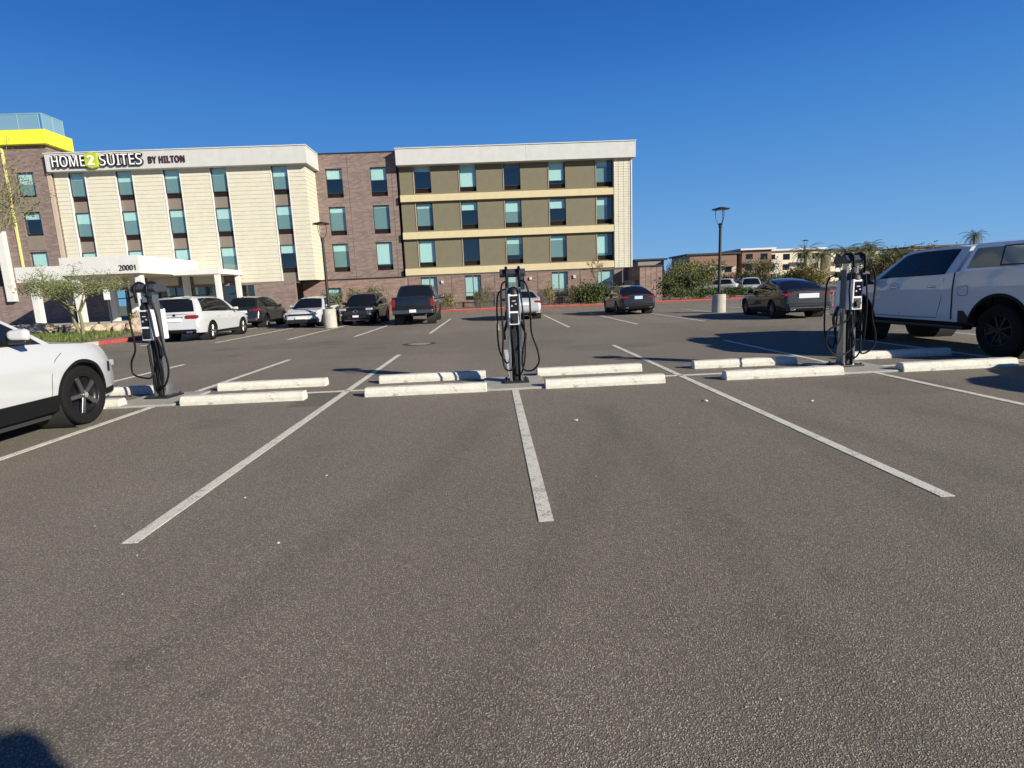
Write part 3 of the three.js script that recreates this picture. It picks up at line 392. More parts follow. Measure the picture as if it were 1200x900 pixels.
vehicle('silver_sedan', 'silver sedan seen from behind, partly hidden by the middle charging station', 'car', [1.55, 0, -27.4 - 2.35], 0.0, {
  L: 4.7, W: 1.8, R: 0.325, ww: 0.22, f: 0.9, r: 3.62, sill: 0.26, lowR: 0.32, paint: carPaint(0.42, 0.43, 0.44, 0.5), rim: mRimSilver, style: 'multi', rocker: 0.3, top: sedanTop(4.7, 0.76, 0.92, 1.04), house: { a0: 1.2, a1: 2.05, d1: 3.35, d0: 4.1, wr: 0.63, roof: [[0, 1.36], [0.35, 1.44], [0.7, 1.43], [1, 1.37]], trim: [0.1, 0.9], win: [[0.13, 0.48], [0.5, 0.86]] }, mirror: [1.6, 1.0, 0.85], handles: [[2.2, .8], [3.1, .83]],
  extra: api => { lamp('tail_light', api, 0.5, 0.86, 0.78, 0.94, 4.44, 4.66, mTail, 0.05); block('license_plate', api, -0.24, 0.24, 0.72, 0.86, 4.63, 4.7, mPlate, 0.006); block('rear_bumper', api, -0.76, 0.76, 0.4, 0.56, 4.64, 4.76, api.body.material, 0.06); block('bumper_insert', api, -0.6, 0.6, 0.3, 0.4, 4.66, 4.73, mBlack, 0.03); lamp('headlight', api, 0.5, 0.8, 0.56, 0.66, 0.03, 0.24, mHead); }
});
vehicle('black_sedan', 'black sedan seen from behind with a pale license plate, before the hedge', 'car', [7.3, 0, -27.7 - 2.37], 0.0, {
  L: 4.74, W: 1.84, R: 0.335, ww: 0.23, f: 0.85, r: 3.67, sill: 0.25, lowR: 0.32, paint: carPaint(0.004, 0.005, 0.006), rim: mRimGrey, style: 'multi', rocker: 0.28, top: sedanTop(4.74, 0.76, 0.93, 1.03), house: { a0: 1.2, a1: 2.05, d1: 3.4, d0: 4.2, wr: 0.63, roof: [[0, 1.35], [0.35, 1.43], [0.7, 1.42], [1, 1.36]], trim: [0.1, 0.9], win: [[0.13, 0.48], [0.5, 0.86]] }, mirror: [1.62, 1.0, 0.85], handles: [[2.2, .8], [3.15, .83]],
  extra: api => { lamp('tail_light', api, 0.46, 0.88, 0.82, 0.93, 4.5, 4.69, mTail, 0.04); block('license_plate', api, -0.2, 0.2, 0.78, 0.93, 4.67, 4.73, std(rgb(0.5, 0.62, 0.8), 0.5), 0.006); block('rear_bumper', api, -0.78, 0.78, 0.4, 0.56, 4.68, 4.8, api.body.material, 0.06); lamp('exhaust_tip', api, 0.5, 0.68, 0.34, 0.4, 4.74, 4.81, mChrome, 0.02); block('trunk_trim', api, -0.5, 0.5, 0.96, 0.985, 4.62, 4.69, mChrome, 0.01); lamp('headlight', api, 0.5, 0.82, 0.56, 0.66, 0.03, 0.24, mHead); }
});
vehicle('charcoal_sedan', 'charcoal sedan seen from behind with chrome trim, left of the white pickup', 'car', [11.78, 0, -22.5], -0.09, {
  L: 4.88, W: 1.84, R: 0.34, ww: 0.23, f: 0.95, r: 3.78, sill: 0.25, lowR: 0.32, paint: carPaint(0.012, 0.012, 0.0125), rim: mRimGrey, style: 'multi', rocker: 0.28, top: sedanTop(4.88, 0.77, 0.94, 1.07), house: { a0: 1.25, a1: 2.15, d1: 3.45, d0: 4.3, wr: 0.63, roof: [[0, 1.38], [0.35, 1.45], [0.7, 1.43], [1, 1.37]], trim: [0.1, 0.9], win: [[0.13, 0.46], [0.48, 0.8], [0.82, 0.88]] }, mirror: [1.7, 1.02, 0.85], handles: [[2.3, .82], [3.25, .85]], seams: [[[1.45, .35], [1.42, .85]], [[2.5, .35], [2.52, .92]], [[3.3, .5], [3.55, .92]]],
  extra: api => { lamp('tail_light', api, 0.44, 0.89, 0.84, 0.95, 4.56, 4.83, mTail, 0.04); block('license_plate', api, -0.36, 0.36, 0.76, 0.93, 4.81, 4.87, mPlate, 0.006); block('rear_bumper', api, -0.78, 0.78, 0.42, 0.58, 4.82, 4.95, api.body.material, 0.06); block('bumper_trim', api, -0.7, 0.7, 0.4, 0.44, 4.9, 4.97, mChrome, 0.015); lamp('exhaust_tip', api, 0.5, 0.68, 0.32, 0.38, 4.86, 4.94, mChrome, 0.02); block('trunk_trim', api, -0.6, 0.6, 0.98, 1.0, 4.76, 4.83, mChrome, 0.008); lamp('headlight', api, 0.5, 0.82, 0.56, 0.66, 0.03, 0.24, mHead); }
});
// parked just outside the frame on the right: its shadow falls into the picture
vehicle('parked_sedan', 'grey sedan parked just outside the frame on the right', 'car', [9.82, 0, -7.45 + 2.35], 0, {
  L: 4.7, W: 1.82, R: 0.33, ww: 0.22, f: 0.9, r: 3.62, sill: 0.26, paint: carPaint(0.12, 0.13, 0.14, 0.4), rim: mRimGrey, style: 'multi', top: sedanTop(4.7), house: { a0: 1.2, a1: 2.05, d1: 3.35, d0: 4.1, wr: 0.63, roof: [[0, 1.36], [0.35, 1.44], [0.7, 1.43], [1, 1.37]], trim: [0.1, 0.9], win: [[0.13, 0.48], [0.5, 0.86]] }, mirror: [1.6, 1.0, 0.85],
  extra: api => { lamp('headlight', api, 0.5, 0.8, 0.56, 0.66, 0.03, 0.24, mHead); lamp('tail_light', api, 0.5, 0.86, 0.78, 0.94, 4.44, 4.66, mTail); }
});
// far cars beyond the hedge
const farCar = (n, label, pos, turn, col, suv) => vehicle(n, label, 'car', pos, turn, { L: 4.6, W: 1.85, R: 0.34, ww: 0.22, f: 0.9, r: 3.6, sill: 0.3, group: 'cars far beyond the hedge', paint: carPaint(...col), rim: mRimGrey, style: 'multi', top: suv ? suvTop(4.6) : sedanTop(4.6), house: suv ? { a0: 1.2, a1: 1.98, d1: 4.0, d0: 4.45, wr: 0.69, roof: [[0, 1.58], [0.3, 1.66], [0.7, 1.66], [1, 1.6]], trim: [0.1, 0.9], win: [[0.12, 0.43], [0.45, 0.86]] } : { a0: 1.2, a1: 2.05, d1: 3.35, d0: 4.1, wr: 0.63, roof: [[0, 1.36], [0.35, 1.44], [0.7, 1.43], [1, 1.37]], trim: [0.1, 0.9], win: [[0.13, 0.48], [0.5, 0.86]] }, extra: api => { lamp('headlight', api, 0.5, 0.82, 0.66, 0.76, 0.03, 0.24, mHead); } });
farCar('far_car', 'distant white crossover side on behind the right lamp post base', [25.6, 0, -63], 0.95, [0.56, 0.56, 0.56], true);
farCar('far_car', 'distant white car facing the camera left of the charcoal sedan', [24.5, 0, -52.5], face - 0.35, [0.56, 0.56, 0.56], true);
farCar('far_car', 'distant dark car between the two distant white cars', [27.6, 0, -63], face - .3, [0.02, 0.02, 0.03], false);
console.log('vehicles');
// ---------- wheel stops ----------
{
  const prof = new THREE.Shape(); prof.moveTo(-0.09, 0); prof.lineTo(-0.09, 0.045); prof.lineTo(-0.06, 0.106); prof.quadraticCurveTo(-0.056, 0.114, -0.048, 0.115); prof.lineTo(0.048, 0.115); prof.quadraticCurveTo(0.056, 0.114, 0.06, 0.106); prof.lineTo(0.09, 0.045); prof.lineTo(0.09, 0);
  const base = new THREE.ExtrudeGeometry(prof, { depth: 1.83, bevelEnabled: true, bevelSize: 0.012, bevelThickness: 0.012, bevelSegments: 2, steps: 24 }); base.translate(0, 0.012, -0.915); base.rotateY(Math.PI / 2);
  const variant = seed => { const g = base.clone(), p = g.attributes.position, r = rng(seed); for (let i = 0; i < p.count; i++) { const x = p.getX(i), y = p.getY(i), z = p.getZ(i), n = noise.noise(x * 6 + seed * 3.7, y * 14, z * 14); if (y > 0.03) { p.setY(i, y + n * 0.005); p.setZ(i, z + noise.noise(x * 5, y * 11 + seed, z * 9) * 0.004); } } const q = muv(g.toNonIndexed ? g : g); q.computeVertexNormals(); return q; };
  const geos = [1, 2, 3].map(variant);
  const rows = [[-8.42, 'front', [[-6.6, 0.01, 'under the nose of the white electric SUV'], [-3.83, -0.012, 'right of the left charging station'], [-1.07, -0.008, 'left of the middle charging station'], [1.68, 0.006, 'right of the middle charging station'], [4.48, 0, 'left of the right charging station'], [7.27, 0.006, 'right of the right charging station']]], [-9.68, 'back', [[-6.62, 0, 'beyond the white electric SUV'], [-3.87, 0.01, 'beyond and right of the left charging station'], [-1.1, 0.015, 'shadowed at one end by the middle charger'], [1.66, 0.006, 'beyond and right of the middle charging station'], [4.44, 0, 'shadowed at one end by the right charger'], [7.42, 0.0, 'partly in the white pickup\'s shadow']]]];
  let k = 0;
  for (const [z, row, list] of rows) for (const [x, t, where] of list) { const zz = z - (row === 'back' && x > 7 ? 0.2 : 0) + (x < -5 ? -0.05 : 0); const m = mesh('wheel_stop', geos[k++ % 3], mStop); m.position.set(x, -0.006, zz); m.rotation.y = t; tag(m, `white concrete wheel stop in the ${row} row ${where}`, 'wheel stop', 'wheel stops along the charging bays');
    for (const px of [-0.6, 0.6]) { const c = cyl(0.014, 0.014, 0.012, px, 0.124, 0, 10); mesh('anchor_pin', c, mRubber, m); } }
}
// ---------- charging stations ----------
{
  const mAlu = std(rgb(0.42, 0.43, 0.44), 0.2, { metalness: 0.85 }), mGrey = std(rgb(0.1, 0.105, 0.12), 0.45, { metalness: 0.2 }), mUnit = std(rgb(0.8, 0.8, 0.8), 0.35), mHeadG = std(rgb(0.055, 0.062, 0.075), 0.4, { metalness: 0.2 }), mScreen = phys({ color: rgb(0.008, 0.008, 0.01), roughness: 0.08, clearcoat: 1 }), mLead = phys({ color: rgb(0.007, 0.007, 0.008), roughness: 0.5, specularIntensity: 0.4 });
  function charger(pos, turn, label, loopR, loopL) {
    const t = thing('charging_station', label, 'charging station', pos, turn, 'charging stations in the bays');
    mesh('base_plate', [rbx(-0.2, 0.2, 0.0, 0.03, -0.2, 0.2, 0.008), ...[-0.16, 0.16].flatMap(x => [-0.16, 0.16].map(z => cyl(0.016, 0.016, 0.03, x, 0.04, z, 8)))], mBlack, t);
    // two aluminium side plates, wider towards the foot, held by a dark spine
    const side = new THREE.Shape(); side.moveTo(-0.085, 0.03); side.lineTo(0.085, 0.03); side.lineTo(0.05, 0.7); side.lineTo(0.045, 1.7); side.lineTo(-0.045, 1.7); side.lineTo(-0.05, 0.7); side.lineTo(-0.085, 0.03);
    for (const x of [-1, 1]) { const q = new THREE.ExtrudeGeometry(side, { depth: 0.028, bevelEnabled: true, bevelSize: 0.006, bevelThickness: 0.006, bevelSegments: 2 }); q.rotateY(Math.PI / 2); q.translate(x * 0.088 - 0.014, 0, 0); mesh('side_plate', q, mAlu, t); }
    mesh('spine', [rbx(-0.066, 0.066, 0.03, 1.42, -0.04, 0.03, 0.01), rbx(-0.03, 0.03, 0.03, 0.95, 0.03, 0.07, 0.01)], mBlack, t);
    mesh('side_cover', rbx(-0.121, -0.113, 0.95, 1.58, -0.06, 0.06, 0.003), mGrey, t);
    // cable head: a shallow roof reaching forward and back, with two cable arms
    const head = new THREE.Shape(); head.moveTo(-0.12, 1.69); head.lineTo(0.12, 1.69); head.lineTo(0.155, 1.71); head.lineTo(0.12, 1.785); head.lineTo(-0.1, 1.795); head.lineTo(-0.155, 1.73); head.lineTo(-0.12, 1.69);
    const hg = new THREE.ExtrudeGeometry(head, { depth: 0.38, bevelEnabled: true, bevelSize: 0.01, bevelThickness: 0.01, bevelSegments: 2 }); hg.rotateY(Math.PI / 2); hg.translate(-0.19, 0, 0); mesh('head', hg, mHeadG, t);
    for (const x of [-0.1, 0.1]) mesh('cable_arm', tube([[x, 1.52, 0.17], [x, 1.66, 0.19], [x, 1.77, 0.175], [x, 1.825, 0.1], [x, 1.82, 0.0], [x, 1.72, -0.14]], 0.021, 24, 8), mLead, t);
    // the two units, one to each side of the mast
    for (const sg of [1, -1]) {
      const u = mesh('unit', rbx(-0.095, 0.095, 0.93, 1.42, 0.04, 0.19, 0.02), mUnit, t); if (sg < 0) u.rotation.y = Math.PI;
      mesh('unit_hood', (() => { const q = new THREE.SphereGeometry(0.5, 20, 12, 0, 6.3, 0, Math.PI / 2); q.scale(0.2, 0.24, 0.2); q.translate(0, 1.41, 0.1); return q; })(), mBlack, u);
      mesh('screen', rbx(-0.062, 0.068, 1.15, 1.385, 0.188, 0.196, 0.003), mScreen, u);
      mesh('socket', [rbx(-0.062, 0.06, 0.955, 1.12, 0.188, 0.198, 0.003), (() => { const q = new THREE.CylinderGeometry(0.042, 0.042, 0.05, 20); q.rotateX(Math.PI / 2); q.translate(-0.004, 1.04, 0.21); return q; })()], mBlack, u);
      mesh('screen_print', [rbx(-0.03, 0.03, 1.3, 1.315, 0.196, 0.1975, 0.0005, 1), rbx(-0.045, -0.02, 1.22, 1.245, 0.196, 0.1975, 0.0005, 1), rbx(0.015, 0.045, 1.25, 1.268, 0.196, 0.1975, 0.0005, 1)], std(rgb(0.5, 0.5, 0.5), 0.5), u);
      mesh('plug_holster', [bar(V(0.1, 0.98, 0.1), V(0.17, 0.8, 0.12), 0.03, 10, 0.022), bar(V(0.17, 0.8, 0.12), V(0.16, 0.68, 0.11), 0.022, 10)], mBlack, u);
    }
    mesh('cable', tube([[0.1, 1.62, 0.235], [0.17, 1.6, 0.26], [0.235, 1.42, 0.26], [0.25, 1.1, 0.24], [0.26, 0.8, 0.22], ...loopR, [0.12, 0.22, 0.2], [0.11, 0.5, 0.18], [0.15, 0.68, 0.13]], 0.0145, 90), mLead, t);
    mesh('cable', tube([[-0.1, 1.62, 0.235], [-0.17, 1.58, 0.25], [-0.2, 1.3, 0.25], [-0.19, 0.8, 0.24], ...loopL, [-0.02, 0.35, 0.2], [-0.03, 0.6, 0.16], [-0.05, 0.86, 0.14]], 0.0145, 90), mLead, t);
    mesh('cable', tube([[0.1, 1.5, 0.21], [0.13, 1.2, 0.23], [0.15, 0.8, 0.22], [0.14, 0.4, 0.2], [0.08, 0.16, 0.15], [0.0, 0.12, 0.1], [-0.06, 0.3, -0.1], [-0.1, 0.7, -0.2]], 0.0125, 60), mLead, t);
    mesh('cable', tube([[-0.1, 1.5, -0.17], [-0.22, 1.45, -0.2], [-0.27, 1.0, -0.2], [-0.24, 0.45, -0.18], [-0.12, 0.28, -0.16], [-0.08, 0.6, -0.16], [-0.09, 0.88, -0.14]], 0.0135, 60), mLead, t);
    return t;
  }
  charger([0.34, 0.03, -8.97], 0.0, 'charging station with hanging black cables in the middle of the lot', [[0.35, 0.5, 0.2], [0.36, 0.32, 0.2], [0.25, 0.2, 0.2]], [[-0.21, 0.4, 0.22], [-0.17, 0.24, 0.22], [-0.08, 0.22, 0.22]]);
  charger([-5.4, 0.03, -9.08], -0.1, 'charging station next to the white electric SUV at the left', [[0.28, 0.5, 0.2], [0.24, 0.32, 0.2], [0.16, 0.2, 0.2]], [[-0.3, 0.6, 0.22], [-0.3, 0.42, 0.22], [-0.18, 0.36, 0.22]]);
  charger([5.88, 0.03, -9.05], 0.1, 'charging station standing before the white pickup at the right', [[0.36, 0.5, 0.2], [0.34, 0.32, 0.2], [0.2, 0.22, 0.2]], [[-0.5, 0.62, 0.22], [-0.52, 0.38, 0.22], [-0.32, 0.2, 0.22]]);
  for (const [x, where] of [[0.3, 'middle'], [-5.35, 'left'], [5.9, 'right']]) { const m = mesh('concrete_pad', muv(rbx(x - 0.5, x + 0.48, -0.02, 0.03, -9.5, -8.36, 0.012)), mPad); tag(m, `grey concrete pad under the ${where} charging station`, 'concrete pad'); }
}
console.log('near things');
// ---------- hotel ----------
const font = await new FontLoader().loadAsync('fonts/droid/droid_sans_bold.typeface.json');
const fontR = await new FontLoader().loadAsync('fonts/droid/droid_sans_regular.typeface.json');
// wall with rectangular holes, facing +z, front face at z
function wallHoles(x0, x1, y0, y1, z, depth, holes) {
  const s = new THREE.Shape(); s.moveTo(x0, y0); s.lineTo(x1, y0); s.lineTo(x1, y1); s.lineTo(x0, y1); s.lineTo(x0, y0);
  for (const [a, b, c, d] of holes) { const h = new THREE.Path(); h.moveTo(a, c); h.lineTo(a, d); h.lineTo(b, d); h.lineTo(b, c); h.lineTo(a, c); s.holes.push(h); }
  const g = new THREE.ExtrudeGeometry(s, { depth, bevelEnabled: false }); g.translate(0, 0, z - depth); return muv(g);
}
// lap siding: boards that lean out 22 mm at their lower edge
function lap(x0, x1, y0, y1, z, step = 0.305) {
  const pos = [], n = Math.max(1, Math.round((y1 - y0) / step)), h = (y1 - y0) / n;
  const quad = (a, b, c, d) => pos.push(...a, ...b, ...c, ...a, ...c, ...d);
  for (let i = 0; i < n; i++) { const a = y0 + i * h, b = a + h; quad([x0, a, z + 0.026], [x1, a, z + 0.026], [x1, b, z], [x0, b, z]); quad([x0, a, z], [x1, a, z], [x1, a, z + 0.026], [x0, a, z + 0.026]); quad([x0, a, z], [x0, a, z + .026], [x0, b, z], [x0, b, z]); quad([x1, a, z + .026], [x1, a, z], [x1, b, z], [x1, b, z]); }
  const g = new THREE.BufferGeometry(); g.setAttribute('position', new THREE.Float32BufferAttribute(pos, 3)); g.computeVertexNormals(); return muv(g);
}
const winRng = rng(900);
// a window set in a reveal: dark frame, tinted pane, blinds, dark room, air grille below
function hotelWindow(parent, x0, x1, y0, y1, z, o = {}) {
  const gr = o.grille ?? 0.36, yb = y0 + gr, f = 0.05;
  const w = mesh('window', [bx(x0, x0 + f, yb, y1, z - 0.07, z), bx(x1 - f, x1, yb, y1, z - 0.07, z), bx(x0 + f, x1 - f, y1 - f, y1, z - 0.07, z), bx(x0 + f, x1 - f, yb, yb + f, z - 0.07, z)], mFrame, parent);
  mesh('pane', (() => { const g = new THREE.PlaneGeometry(x1 - x0 - 2 * f, y1 - yb - 2 * f); g.translate((x0 + x1) / 2, (y1 + yb) / 2, z - 0.035); return g; })(), mPane, w);
  if ((o.sheer ?? 1) < 0.99 || o.gap) { const D = 2.4, m = 0.9, q = []; q.push(bx(x0 - m, x1 + m, yb - .4, y1 + .15, z - D - .05, z - D), bx(x0 - m - .05, x0 - m, yb - .4, y1 + .15, z - D, z - .25), bx(x1 + m, x1 + m + .05, yb - .4, y1 + .15, z - D, z - .25), bx(x0 - m, x1 + m, yb - .45, yb - .4, z - D, z - .25), bx(x0 - m, x1 + m, y1 + .15, y1 + .2, z - D, z - .25)); mesh('room', q, mRoom, w); }
  const top = o.top ?? 0.35, sheer = o.sheer ?? 1;
  const H = y1 - yb - 2 * f, yt = y1 - f;
  if (top > 0) mesh('blind', bx(x0 + f, x1 - f - (o.gap ?? 0), yt - H * top, yt, z - 0.1, z - 0.09), mBlind, w);
  if (sheer > top) mesh('sheer_blind', bx(x0 + f, x1 - f - (o.gap ?? 0), yt - H * sheer, yt - H * top - 0.01, z - 0.1, z - 0.09), mSheer, w);
  if (gr) { const n = 7, ls = [bx(x0, x1, y0, yb - .002, z - 0.16, z - 0.1)]; for (let i = 0; i < n; i++) { const y = y0 + (i + 0.5) * gr / n; const s = bx(x0 + .01, x1 - .01, -0.004, 0.004, -0.03, 0.03); s.rotateX(0.6); s.translate(0, y, z - 0.07); ls.push(s); } mesh('air_grille', ls, mLouvre, w); }
  return w;
}
const mBlock = std(rgb(0.92, 1, 0.98), 0.9, { map: texBrick });
const hotel = thing('hotel_building', 'four storey hotel with cream siding, brown brick and olive panels across the lot', 'building', [0, 0, 0]);
{
  const P = hotel, FL = [2.85, 5.9, 8.93, 11.98];
  // --- left wing: siding strips between recessed window columns
  const zL = -46.38, cols = [-32.5, -28.88, -25.25, -21.62, -16.9], cw = 1.38, topL = 11.86;
  const edges = [-33.5, ...cols.flatMap(x => [x, x + cw]), -14.2], strips = []; for (let i = 0; i < edges.length; i += 2) strips.push([edges[i], edges[i + 1]]);
  strips.forEach(([a, b], i) => { const m = mesh('siding', [lap(a, b, 2.95, 12.2, zL)], mSiding, P); mesh('siding_backing', bx(a + .002, b - .002, 2.95, 12.2, zL - 0.42, zL - 0.004), mSiding, m); if (i) mesh('edge_trim', bx(a - 0.055, a + 0.005, 2.95, 12.0, zL - 0.3, zL + 0.035), mWhite, m); if (i < strips.length - 1) mesh('edge_trim', bx(b - .005, b + 0.045, 2.95, 12.0, zL - 0.3, zL + 0.035), mWhite, m); });
  // side return of the left wing
  { const g = lap(0, 2.9, 2.95, 12.2, 0); g.rotateY(Math.PI / 2); g.translate(-14.2, 0, zL); mesh('siding', muv(g), mSiding, P); }
  cols.forEach((x, ci) => {
    
    FL.forEach((yt, fi) => { if (fi === 0) return; const y1 = yt - 0.1, y0 = y1 - 2.2, dark = ci === 4 && fi === 1;
      hotelWindow(P, x + 0.05, x + cw - 0.06, y0, y1, zL - 0.12, dark ? { top: 0.35, sheer: 0.35 } : { top: [0.3, 0.45, 0.38][(ci + fi * 2) % 3], sheer: 1 });
      mesh('spandrel_panel', bx(x + 0.05, x + cw - 0.06, y0 - 0.83, y0 - 0.003, zL - 0.4, zL - 0.17), mSpandrel, P); }); mesh('spandrel_panel', bx(x + 0.05, x + cw - 0.06, 11.882, 12.2, zL - 0.4, zL - 0.17), mSpandrel, P);
  });
  mesh('fascia', bx(-33.55, -13.85, 11.84, 13.14, -48.9, -45.82), mFascia, P); mesh('roof_coping', bx(-33.6, -13.8, 13.14, 13.2, -49, -45.76), mWhite, P);
  mesh('brick_base', wallHoles(-33.5, -15.9, 0, 2.95, zL + 0.02, 0.3, [[-30.6, -19.2, 0.15, 2.75]]), mBrick, P);
  // storefront glazing under the canopy
  { const f = []; for (let i = 0; i <= 9; i++) { const x = -30.6 + i * 11.4 / 9; f.push(bx(x - 0.04, x + 0.04, 0.15, 2.75, zL - 0.2, zL - 0.1)); } f.push(bx(-30.6, -19.2, 2.05, 2.13, zL - 0.19, zL - 0.11), bx(-30.6, -19.2, 0.15, 0.24, zL - 0.19, zL - 0.11));
    const m = mesh('entrance_glazing', f, mFrame, P); for (let i = 0; i < 9; i++) { const g = new THREE.PlaneGeometry(11.4 / 9 - 0.08, 1.81); g.translate(-30.6 + (i + .5) * 11.4 / 9, 1.145, zL - 0.15); mesh('pane', g, mPane, m); const g2 = new THREE.PlaneGeometry(11.4 / 9 - 0.08, 0.62); g2.translate(-30.6 + (i + .5) * 11.4 / 9, 2.44, zL - 0.15); mesh('pane', g2, mPane, m); } mesh('lobby', bx(-30.6, -19.2, 0, 2.8, zL - 3, zL - 2.9), mRoom, m); }
  // --- middle brick block
  const zB = -48.9, bcols = [-13.36, -9.68], bw = 1.38; const holes = []; bcols.forEach(x => FL.slice(1).forEach(y => holes.push([x, x + bw, y - 2.33 + 0.02, y + 0.02])));
  mesh('brick_wall', wallHoles(-14.6, -7.5, 2.95, 13.15, zB, 0.35, holes), mBrick, P); mesh('roof_coping', bx(-14.6, -7.45, 13.15, 13.23, zB - 0.4, zB + 0.06), mDarkMetal, P);
  for (const x of [-11.5, -7.9]) for (const [a, b] of [[2.95, 13.1]]) mesh('control_joint', bx(x - 0.012, x + 0.012, a, b, zB - 0.01, zB + 0.004), mFrame, P);
  holes.forEach(([a, b, c, d], i) => hotelWindow(P, a + 0.002, b - 0.002, c + 0.002, d - 0.002, zB - 0.14, [{ top: 0.3, sheer: 1 }, { top: 0.22, sheer: 1 }, { top: 0.4, sheer: 0.4 }, { top: 0.95, sheer: 0.95 }, { top: 0.08, sheer: 1 }, { top: 0.5, sheer: 0.5 }][i]));
  mesh('brick_base', [wallHoles(-15.95, -7.3, 0, 2.9, -48.35, 0.5, [[-14.1, -12.75, 1.35, 2.25]])], mBlock, P); mesh('base_cap', bx(-16.0, -7.25, 2.9, 2.98, -48.9, -48.28), mDarkMetal, P); hotelWindow(P, -14.098, -12.752, 1.352, 2.248, -48.5, { grille: 0, top: 0.4, sheer: 1 });
  mesh('core', bx(-33.2, 12.1, 0.0, 13.0, -66, -52.2), mTaupe, P); mesh('roof_deck', bx(-33.2, 12.1, 12.9, 13.0, -52.2, -49.0), mTaupe, P);
  // --- right wing: olive panels, cream bands, siding end
  const zR = -48.85, rcols = [-6.04, -2.26, 1.46, 5.25, 9.27], rw = 1.4; const rh = []; FL.slice(1).forEach(y => rcols.forEach(x => rh.push([x, x + rw, y - 2.2, y + 0.04])));
  mesh('olive_wall', wallHoles(-7.25, 10.72, 3.0, 12.3, zR, 0.35, rh), mOlive, P);
  const rb = [[.25, .25], [1, 1], [0, 0], [.85, .85], [.3, 1], [.2, 1], [.35, .35], [.5, 1], [.42, .42], [.35, 1], [1, 1], [0, 0], [.3, .82], [.2, 1], [.9, 1]];
  // rows run from the lowest storey up
  const rows3 = [rb.slice(10), rb.slice(5, 10), rb.slice(0, 5)];
  rh.forEach(([a, b, c, d], i) => { const [t, s] = rows3[Math.floor(i / 5)][i % 5]; const big = t > 0.8; hotelWindow(P, a + 0.002, b - 0.002, c + 0.002, d - 0.002, zR - 0.16, { top: t, sheer: s, gap: i % 5 === 4 ? 0.38 : i % 4 === 1 ? 0.08 : 0 }); mesh('reveal_trim', bx(a - 0.05, a - 0.002, c, d, zR - .02, zR + 0.05), mTaupe, P); });
  for (const [a, b] of [[9.08, 9.62], [6.04, 6.6], [3.04, 3.6]]) mesh('cream_band', bx(-7.25, 10.7, a, b, zR - 0.1, -48.55), mBand, P);
  { const m = mesh('siding', [lap(10.72, 12.2, 3.0, 12.1, -48.53, 0.2)], mSiding, P); mesh('siding_backing', bx(10.72, 12.2, 3.0, 12.1, -66, -48.534), mSiding, m); mesh('edge_trim', bx(12.14, 12.24, 3.0, 12.1, -48.7, -48.46), mWhite, m); for (const x of [11.1, 11.55, 11.95]) mesh('panel_joint', bx(x - .008, x + .008, 3.0, 12.1, -48.54, -48.502), mTaupe, m); }
  mesh('fascia', bx(-7.35, 3.35, 11.93, 13.2, -66, -48.15), mFascia, P); mesh('fascia', bx(3.365, 12.48, 11.93, 13.2, -66, -48.15), mFascia, P); mesh('roof_coping', bx(-7.4, 12.53, 13.2, 13.26, -66, -48.08), mWhite, P);
  const gh = rcols.map(x => [x, x + rw, 0.75, 2.85]); mesh('brick_base', wallHoles(-7.3, 12.2, 0, 3.03, -48.7, 0.4, gh), mBlock, P);
  gh.forEach(([a, b, c, d], i) => hotelWindow(P, a + 0.002, b - 0.002, c + 0.002, d - 0.002, -48.86, { grille: 0.3, top: [1, 1, 0.4, 1, 1][i], sheer: 1 }));
  for (const x of [-4.2, 3.4, 7.2]) mesh('wall_lamp', [rbx(x - 0.1, x + 0.1, 2.25, 2.5, -48.7, -48.56, 0.03)], mWhite, P);
  // --- corner tower with yellow parapet
  const zT = -46.2, th = [[5.95, 4.15], [8.98, 7.2], [11.95, 10.1]].map(([t, l]) => [-36.25, -34.9, l, t]);
  mesh('brick_wall', [wallHoles(-46, -33.56, 0, 13.9, zT, 0.35, [...th, [-40.3, -38.7, 3.4, 8.3]]), bx(-33.9, -33.562, 2.0, 13.9, -48.6, zT - .352), bx(-46, -33.562, 2, 13.9, -48.9, -48.6)], mBrick, P);
  th.forEach(([a, b, c, d], i) => { hotelWindow(P, a + .002, b - .002, c + .002, d - .002, zT - 0.14, { grille: 0.12, top: [1, 0.3, 0.5][i], sheer: [1, 0.3, 1][i] }); mesh('spandrel_panel', bx(a, b, c - 1.1, c - 0.01, zT - .1, zT + 0.03), mSpandrel, P); }); hotelWindow(P, -40.298, -38.702, 3.402, 8.298, zT - .14, { grille: 1.2, top: 1, sheer: 1 });
  mesh('yellow_parapet', [bx(-46, -33.2, 13.9, 14.92, zT - 0.5, zT + 0.4), bx(-34.1, -33.2, 13.9, 14.92, -48.65, zT - 0.5)], mYellow, P); mesh('yellow_fin', bx(-36.93, -36.79, 4.0, 13.9, zT, zT + 0.12), stucco(0.85, 0.78, 0.3), P);
  mesh('white_pilaster', bx(-38.3, -37.75, 2.2, 7.6, zT, zT + 0.4), mWhite, P); mesh('pier_trim', bx(-33.85, -33.53, 0, 11.84, zT, zT + 0.06), mTaupe, P);
  const rail = [], zr = zT + 0.25, xr = -33.35; for (let x = -46; x <= xr; x += 1.55) rail.push(bx(x - 0.02, x + 0.02, 14.92, 16.05, zr - 0.03, zr + 0.03)); for (let z = zr; z > -48.5; z -= 1.05) rail.push(bx(xr - .03, xr + .03, 14.92, 16.05, z - 0.02, z + 0.02)); rail.push(bx(-46, xr, 16.05, 16.11, zr - 0.03, zr + 0.03), bx(xr - .03, xr + .03, 16.05, 16.11, -48.1, zr - .03));
  const rl = mesh('roof_rail', rail, std(rgb(0.25, 0.4, 0.4), 0.4), P); const mRailGlass = phys({ color: rgb(0.4, 0.62, 0.62), transmission: 0.6, roughness: 0.05, thickness: 0 });
